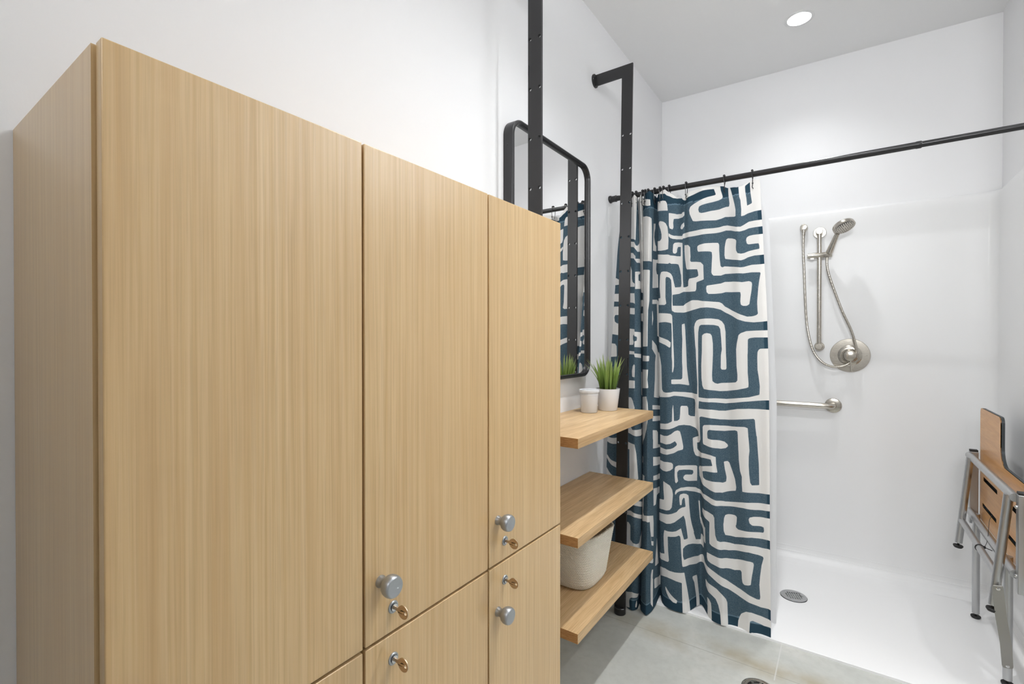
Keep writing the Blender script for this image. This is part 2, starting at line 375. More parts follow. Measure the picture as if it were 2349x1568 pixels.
# ------------------------------------------------------------------ wall shelf unit
t = thing('shelf_unit', 'open shelf unit with three oak boards between two black steel posts', 'shelf', (-.80, 1.63, 0))
def post(y, dx, dy, zh, pitch, label):
    z0 = .012; H = 2.425 if dy == 0 else 2.409
    outer = [(-.830, z0), (-.780, z0), (-.780, H), (WX + .004, H), (WX + .004, H - .05), (-.830, H - .05)]
    holes = []
    z = zh
    while z > .1:
        if min(abs(z - q) for q in (.885, .585, .295)) > .025:
            for x in (-.8225, -.7875): holes.append(circ(x, z, .0050, 16))
        z -= pitch
    bm = plate(outer, holes, .009, (0, y, 0), (1, 0, 0), (0, 0, 1))
    for v in bm.verts:
        v.co.y = 2 * y + .0 - v.co.y if v.co.y < y - 1e-5 else v.co.y
        f = max(0., v.co.z / 2.39); k = 1 if v.co.x > -.84 else (v.co.x - WX) / (-.84 - WX)
        v.co.x += dx * f * k; v.co.y += dy * f
    p = obj('post', bm, BLACK, t, 30, bevel=.0008, label=label)
    obj('foot', lathe(NB(), [(0, .024), (.002, .0255), (.028, .0255), (.03, .0235)], (-.805, y + .0045, 0), (0, 0, 1)), BLACKG, p)
    f = obj('wall_flange', lathe(NB(), [(0, .030), (.005, .030), (.006, .028), (.006, .020), (.012, .020)], (WX, y + .0045 + dy, H - .025), (1, 0, 0), 32), BLACK, p)
    for s in (-1, 1): obj('screw', ball(NB(), (WX + .0062, y + .0045 + dy + s * .0235, H - .025), .003, 10, (.5, 1, 1)), CHROME, p)
post(1.279, 0., 0., 2.147, .1575, 'near black post with rows of paired holes')
post(1.977, .014, .045, 2.099, .1505, 'far black post with rows of paired holes')
for z, L in ((.90, 'top oak board'), (.60, 'middle oak board'), (.31, 'bottom oak board')):
    s_ = obj('shelf_board', box(NB(), WX + .002, -.657, 1.2895, 1.976, z - .031, z), SHELFW, t, None, bevel=.0012, label=L)

# ------------------------------------------------------------------ mirror
MY0, MY1, MZ0, MZ1, MX = 1.311, 1.911, 1.040, 1.949, -.912
t = thing('wall_mirror', 'tall black framed mirror with rounded corners on the left wall', 'mirror', (WX, (MY0 + MY1) / 2, MZ0))
prof = [(0, WX + .001), (-.0, MX - .0035), (.0012, MX - .001), (.004, MX), (.0075, MX - .0008), (.009, MX - .003), (.0105, MX - .003), (.0125, MX - .0005), (.0140, MX - .002), (.0140, MX - .016), (.0140, WX + .001)]
bm = NB(); rings = []
for off, x in prof: rings.append([bm.verts.new((x, p[0], p[1])) for p in rrect(MY0 + off, MY1 - off, MZ0 + off, MZ1 - off, .062 - off, 14)])
for a, b in zip(rings, rings[1:]):
    for i in range(len(a)): bm.faces.new((a[i], a[(i+1) % len(a)], b[(i+1) % len(a)], b[i]))
fr = obj('frame', bm, BLACKG, t, 50)
bm = NB(); bm.faces.new([bm.verts.new((MX - .013, p[0], p[1])) for p in rrect(MY0 + .0135, MY1 - .0135, MZ0 + .0135, MZ1 - .0135, .048, 14)])
obj('glass', bm, MIRROR, t, None)
obj('screw', lathe(NB(), [(0, .0032), (.0005, .0034), (.001, .0026)], (-.932, MY0, 1.853), (0, -1, 0), 16), BLACK, fr)

# ------------------------------------------------------------------ shower enclosure (pan with moulded wall surround)
t = thing('shower_enclosure', 'white moulded shower enclosure with low pan at the back of the room', 'shower', (-.18, 2.58, 0))
P = []                                      # plan path along the walls with rounded corners
rc = .05; e = .0
P.append((WX, 2.18)); 
yb = back(WX); cxy = (WX + rc, yb - rc)
for i in range(11): a = R(180 - 9 * i); P.append((cxy[0] + rc * math.cos(a), cxy[1] + rc * math.sin(a)))
yb = back(XR); cxy = (XR - rc, yb - rc)
for i in range(11): a = R(90 - 9 * i); P.append((cxy[0] + rc * math.cos(a), cxy[1] + rc * math.sin(a)))
P.append((XR, 2.165))
Q = []
for i in range(len(P) - 1):
    n = 14 if (Vector(P[i+1]) - Vector(P[i])).length > .4 else 1
    for k in range(n): Q.append((P[i][0] + (P[i+1][0] - P[i][0]) * k / n, P[i][1] + (P[i+1][1] - P[i][1]) * k / n))
Q.append(P[-1])
cc = Vector((-.18, 2.5))
Q = [Q[0], (Q[0][0], 2.20), (Q[0][0], 2.23), (Q[0][0], 2.26), (Q[0][0], 2.285)] + [q for q in Q[1:-1] if q[1] > 2.29] + [(Q[-1][0], 2.285), (Q[-1][0], 2.26), (Q[-1][0], 2.23), (Q[-1][0], 2.20), Q[-1]]
def inset(d):
    out = []
    for i, q in enumerate(Q):
        a = Vector(Q[max(i-1, 0)]); b = Vector(Q[min(i+1, len(Q)-1)]); tt = (b - a).normalized(); n = Vector((tt.y, -tt.x)); 
        k_ = min(1., .04 + (q[1] - 2.18) / .10)      # the moulding feathers out to nothing at its front edge
        out.append(Vector(q) + n * d * (k_ if d < .03 else 1))
    return out
wallp = [(.0012, 1.874), (.006, 1.876), (.012, 1.872), (.0155, 1.862), (.0165, 1.84), (.0175, .16), (.020, .10), (.024, .072), (.0255, .0715), (.0258, .064), (.031, .048), (.0345, .0465), (.0355, .041), (.044, .029), (.049, .0275), (.052, .0235), (.066, .0165), (.085, .0125), (.11, .0105)]
bm = NB(); rows = []
for d, z in wallp: rows.append([bm.verts.new((v.x, v.y, z)) for v in inset(d)])
for a, b in zip(rows, rows[1:]):
    for i in range(len(a) - 1): bm.faces.new((a[i], a[i+1], b[i+1], b[i]))
for side in (0, -1):                         # end caps where the surround stops at the room
    col_ = [r_[side] for r_ in rows]; bot = bm.verts.new((Q[side][0] + (.0012 if side == 0 else -.0012), Q[side][1], .0105)); bm.faces.new(col_ + [bot])
obj('wall_surround', bm, ACR, t, 40)
bm = NB(); inner = inset(.1095)
vs = [bm.verts.new((v.x, v.y, .0105)) for v in inner]
e1, e0 = XR - .0012, WX + .0012
fr_ = [bm.verts.new(p) for p in ((e1, 2.145, .0105), (e1, 2.140, .0085), (e1, 2.139, 0.), (e0, 2.139, 0.), (e0, 2.140, .0085), (e0, 2.145, .0105))]
x0, x1 = inner[0].x, inner[-1].x
dr = Vector((-.192, 2.566)); n1 = 48
ring = [[bm.verts.new((dr.x + r_ * math.cos(2*math.pi*k/n1), dr.y + r_ * math.sin(2*math.pi*k/n1), z)) for k in range(n1)] for r_, z in ((.054, -.004), (.056, .004), (.07, .0055))]
for a, b in zip(ring, ring[1:]):
    for k in range(n1): bm.faces.new((a[k], a[(k+1) % n1], b[(k+1) % n1], b[k]))
outer_ = vs[::-1]
# fan the sloping floor between the drain ring and the outer loop
m_ = len(outer_); ang = [math.atan2(v.co.y - dr.y, v.co.x - dr.x) for v in outer_]
loop = [(math.atan2(v.co.y - dr.y, v.co.x - dr.x), v) for v in vs]
for k in range(1, 13): # front edge points
    x = x1 + (x0 - x1) * k / 13; v = bm.verts.new((x, 2.145, .0105)); loop.append((math.atan2(v.co.y - dr.y, v.co.x - dr.x), v))
loop.sort(key=lambda q: q[0]); L_ = [q[1] for q in loop]
oe = [bm.edges.new((L_[i], L_[(i+1) % len(L_)])) for i in range(len(L_))]
ie = [ed for ed in ring[2][0].link_edges if ed.other_vert(ring[2][0]) in ring[2]]
ie = [e_ for e_ in bm.edges if e_.verts[0] in ring[2] and e_.verts[1] in ring[2]]
bmesh.ops.bridge_loops(bm, edges=oe + ie)
fl = [v for v in L_ if abs(v.co.y - 2.145) < 1e-5]; fl.sort(key=lambda v: v.co.x)
bm.faces.new([fr_[5]] + fl + [fr_[0], fr_[1], fr_[4]]); bm.faces.new([fr_[1], fr_[2], fr_[3], fr_[4]])
obj('shower_pan', bm, ACR, t, 50)
# strips of pan under the side surrounds at the opening
t = thing('shower_drain', 'round steel drain with cross-hatched slots in the white shower pan', 'drain', (dr.x, dr.y, .004))
holes = []
for i in range(-3, 4):
    for j in range(-2, 3):
        cx_, cy_ = i * .0095 + (.0 if j % 2 else .0), j * .0125
        if math.hypot(cx_, cy_) < .033: holes.append([(cx_ - .0027, cy_ - .0050), (cx_ + .0027, cy_ - .0050), (cx_ + .0027, cy_ + .0050), (cx_ - .0027, cy_ + .0050)])
a_ = R(20); holes = [[(p[0] * math.cos(a_) - p[1] * math.sin(a_), p[0] * math.sin(a_) + p[1] * math.cos(a_)) for p in h] for h in holes]
obj('grate', plate(circ(0, 0, .0535, 48), holes, .0022, (dr.x, dr.y, .0052), (1, 0, 0), (0, 1, 0)), ALU, t, 30, bevel=.0004)
obj('drain_cup', lathe(NB(), [(-.003, 0), (-.003, .050), (.008, .051), (.008, .053), (-.0035, .053)], (dr.x, dr.y, -.0008), (0, 0, 1), 40, False), HOLED, t)
# floor drain of the room
fd = (-.237, 1.818); t = thing('floor_drain', 'round brass-toned drain in the concrete floor at the bottom edge', 'drain', (fd[0], fd[1], 0))
holes = []
for r0, r1, nn in ((.016, .023, 5), (.029, .038, 8)):
    for k in range(nn):
        a0 = 2 * math.pi * k / nn + .12; a1 = 2 * math.pi * (k + 1) / nn - .12
        aa = [a0 + (a1 - a0) * q / 6 for q in range(7)]
        holes.append([(r1 * math.cos(a), r1 * math.sin(a)) for a in aa] + [(r0 * math.cos(a), r0 * math.sin(a)) for a in aa[::-1]])
obj('grate', plate(circ(0, 0, .046, 48), holes, .002, (fd[0], fd[1], .0012), (1, 0, 0), (0, 1, 0)), NICKEL, t, 30, bevel=.0004)
obj('rim', lathe(NB(), [(.0002, .0455), (.0045, .0465), (.005, .050), (.003, .0545), (.0002, .056)], (fd[0], fd[1], 0), (0, 0, 1), 48, False), NICKEL, t)
obj('drain_cup', lathe(NB(), [(.0004, 0), (.0004, .046)], (fd[0], fd[1], 0), (0, 0, 1), 40, False), HOLED, t)

# ------------------------------------------------------------------ curtain rod, rings, curtain, liner
RY, RZ = 2.2, 1.882
t = thing('curtain_rod', 'black tension rod spanning the shower opening', 'rod', (-.18, RY, RZ - .012))
obj('outer_tube', lathe(NB(), [(0, .0118), (1.146, .0118), (1.150, .0128), (1.162, .0128), (1.165, .0108)], (WX + .004, RY, RZ), (1, 0, 0), 32), BLACKG, t)
obj('inner_tube', cyl(NB(), (.19, RY, RZ), (XR - .004, RY, RZ), .0104, seg=32), BLACKG, t)
for x, d in ((WX, 1), (XR, -1)):
    obj('end_cap', lathe(NB(), [(0, .0175), (.003, .0185), (.010, .0175), (.013, .0150), (.030, .0145), (.031, .0160), (.036, .0160), (.038, .0130), (.05, .0125)], (x, RY, RZ), (d, 0, 0), 32), BLACKG, t)
hx = [-.834, -.815, -.784, -.772, -.757, -.727, -.702, -.686, -.66, -.585, -.427, -.319]
hn = ['beside the far black post', 'second from the black post', 'third from the black post', 'fourth from the black post', 'fifth from the black post', 'sixth from the black post',
      'sixth from the free edge of the curtain', 'fifth from the free edge of the curtain', 'fourth from the free edge of the curtain', 'third from the free edge, above the deep fold', 'second from the free edge of the curtain', 'at the free edge of the curtain']
for i, x in enumerate(hx):
    t = thing('curtain_ring', 'black wire curtain ring, ' + hn[i], 'curtain ring', (x, RY, RZ - .05), 'rings along the curtain rod')
    bm = NB(); pts = [(x + .001, RY + .019 * math.cos(R(a)) , RZ + .0165 * math.sin(R(a)) + .0) for a in range(-25, 206, 11)]
    tw = (random.random() - .5) * .008
    tube(bm, [(x + .002 + tw, RY + .005, RZ - .046), (x + .001 + tw, RY + .014, RZ - .03)] + pts + [(x + .001 - tw, RY - .017, RZ - .025), (x + .001 - tw, RY - .015, RZ - .042), (x + .002, RY - .012, RZ - .056), (x + .005, RY - .004, RZ - .060)], .0015, 8)
    obj('wire', bm, BLACKG, t)
    for a in (48, 76, 104, 132):
        obj('bead', ball(NB(), (x + .001, RY + .0188 * math.cos(R(a)), RZ + .0166 * math.sin(R(a))), .0040, 10), BLACKG, t)
    obj('hook_tip', ball(NB(), (x + .001 - tw, RY - .0155, RZ - .041), .0034, 10), BLACKG, t)

CT=[
[(-0.886,2.200),(-0.904,2.183),(-0.915,2.164),(-0.923,2.144),(-0.931,2.130),(-0.933,2.117),(-0.932,2.107),(-0.931,2.100)],
[(-0.860,2.180),(-0.872,2.163),(-0.880,2.144),(-0.886,2.124),(-0.891,2.108),(-0.890,2.091),(-0.886,2.078),(-0.883,2.070)],
[(-0.858,2.230),(-0.860,2.212),(-0.858,2.191),(-0.858,2.170),(-0.858,2.149),(-0.855,2.128),(-0.849,2.111),(-0.845,2.100)],
[(-0.839,2.200),(-0.834,2.176),(-0.828,2.149),(-0.821,2.121),(-0.814,2.096),(-0.812,2.072),(-0.807,2.052),(-0.804,2.040)],
[(-0.815,2.175),(-0.804,2.151),(-0.794,2.124),(-0.784,2.096),(-0.774,2.073),(-0.768,2.050),(-0.767,2.031),(-0.766,2.020)],
[(-0.809,2.200),(-0.790,2.176),(-0.776,2.149),(-0.764,2.121),(-0.754,2.098),(-0.745,2.075),(-0.748,2.056),(-0.750,2.045)],
[(-0.820,2.235),(-0.801,2.214),(-0.788,2.190),(-0.775,2.166),(-0.764,2.143),(-0.755,2.120),(-0.756,2.101),(-0.757,2.090)],
[(-0.790,2.190),(-0.778,2.175),(-0.770,2.157),(-0.762,2.139),(-0.754,2.121),(-0.748,2.104),(-0.749,2.089),(-0.750,2.080)],
[(-0.789,2.230),(-0.783,2.209),(-0.776,2.185),(-0.769,2.161),(-0.761,2.139),(-0.753,2.118),(-0.751,2.100),(-0.751,2.090)],
[(-0.774,2.200),(-0.770,2.179),(-0.764,2.155),(-0.756,2.131),(-0.747,2.105),(-0.739,2.079),(-0.736,2.058),(-0.734,2.045)],
[(-0.742,2.170),(-0.738,2.148),(-0.733,2.122),(-0.726,2.096),(-0.717,2.073),(-0.707,2.050),(-0.704,2.031),(-0.702,2.020)],
[(-0.730,2.195),(-0.730,2.174),(-0.727,2.150),(-0.719,2.126),(-0.708,2.105),(-0.698,2.086),(-0.694,2.070),(-0.692,2.060)],
[(-0.731,2.225),(-0.729,2.210),(-0.721,2.192),(-0.712,2.174),(-0.702,2.158),(-0.696,2.142),(-0.694,2.128),(-0.692,2.120)],
[(-0.729,2.245),(-0.723,2.234),(-0.714,2.221),(-0.706,2.208),(-0.701,2.201),(-0.702,2.196),(-0.697,2.192),(-0.694,2.190)],
[(-0.710,2.200),(-0.705,2.189),(-0.697,2.177),(-0.689,2.165),(-0.683,2.158),(-0.684,2.152),(-0.674,2.148),(-0.668,2.145)],
[(-0.673,2.180),(-0.662,2.170),(-0.656,2.157),(-0.652,2.145),(-0.649,2.138),(-0.647,2.132),(-0.632,2.128),(-0.622,2.125)],
[(-0.628,2.190),(-0.628,2.180),(-0.622,2.169),(-0.609,2.158),(-0.592,2.150),(-0.578,2.144),(-0.569,2.138),(-0.563,2.135)],
[(-0.600,2.225),(-0.600,2.216),(-0.589,2.205),(-0.564,2.195),(-0.534,2.199),(-0.524,2.208),(-0.523,2.216),(-0.522,2.220)],
[(-0.574,2.200),(-0.568,2.192),(-0.553,2.183),(-0.531,2.175),(-0.507,2.166),(-0.490,2.157),(-0.475,2.149),(-0.467,2.145)],
[(-0.515,2.188),(-0.510,2.180),(-0.499,2.170),(-0.483,2.160),(-0.463,2.151),(-0.443,2.142),(-0.425,2.135),(-0.416,2.130)],
[(-0.465,2.204),(-0.463,2.196),(-0.458,2.187),(-0.449,2.179),(-0.436,2.169),(-0.416,2.159),(-0.399,2.150),(-0.391,2.145)],
[(-0.425,2.216),(-0.420,2.208),(-0.415,2.198),(-0.408,2.189),(-0.398,2.177),(-0.383,2.165),(-0.369,2.155),(-0.361,2.149)],
[(-0.376,2.190),(-0.369,2.183),(-0.359,2.175),(-0.348,2.166),(-0.338,2.158),(-0.328,2.150),(-0.319,2.143),(-0.315,2.139)],
[(-0.340,2.198),(-0.329,2.191),(-0.312,2.183),(-0.298,2.174),(-0.288,2.167),(-0.281,2.159),(-0.275,2.153),(-0.272,2.149)],
[(-0.290,2.200),(-0.276,2.192),(-0.260,2.183),(-0.251,2.175),(-0.247,2.166),(-0.244,2.157),(-0.240,2.149),(-0.238,2.145)]]
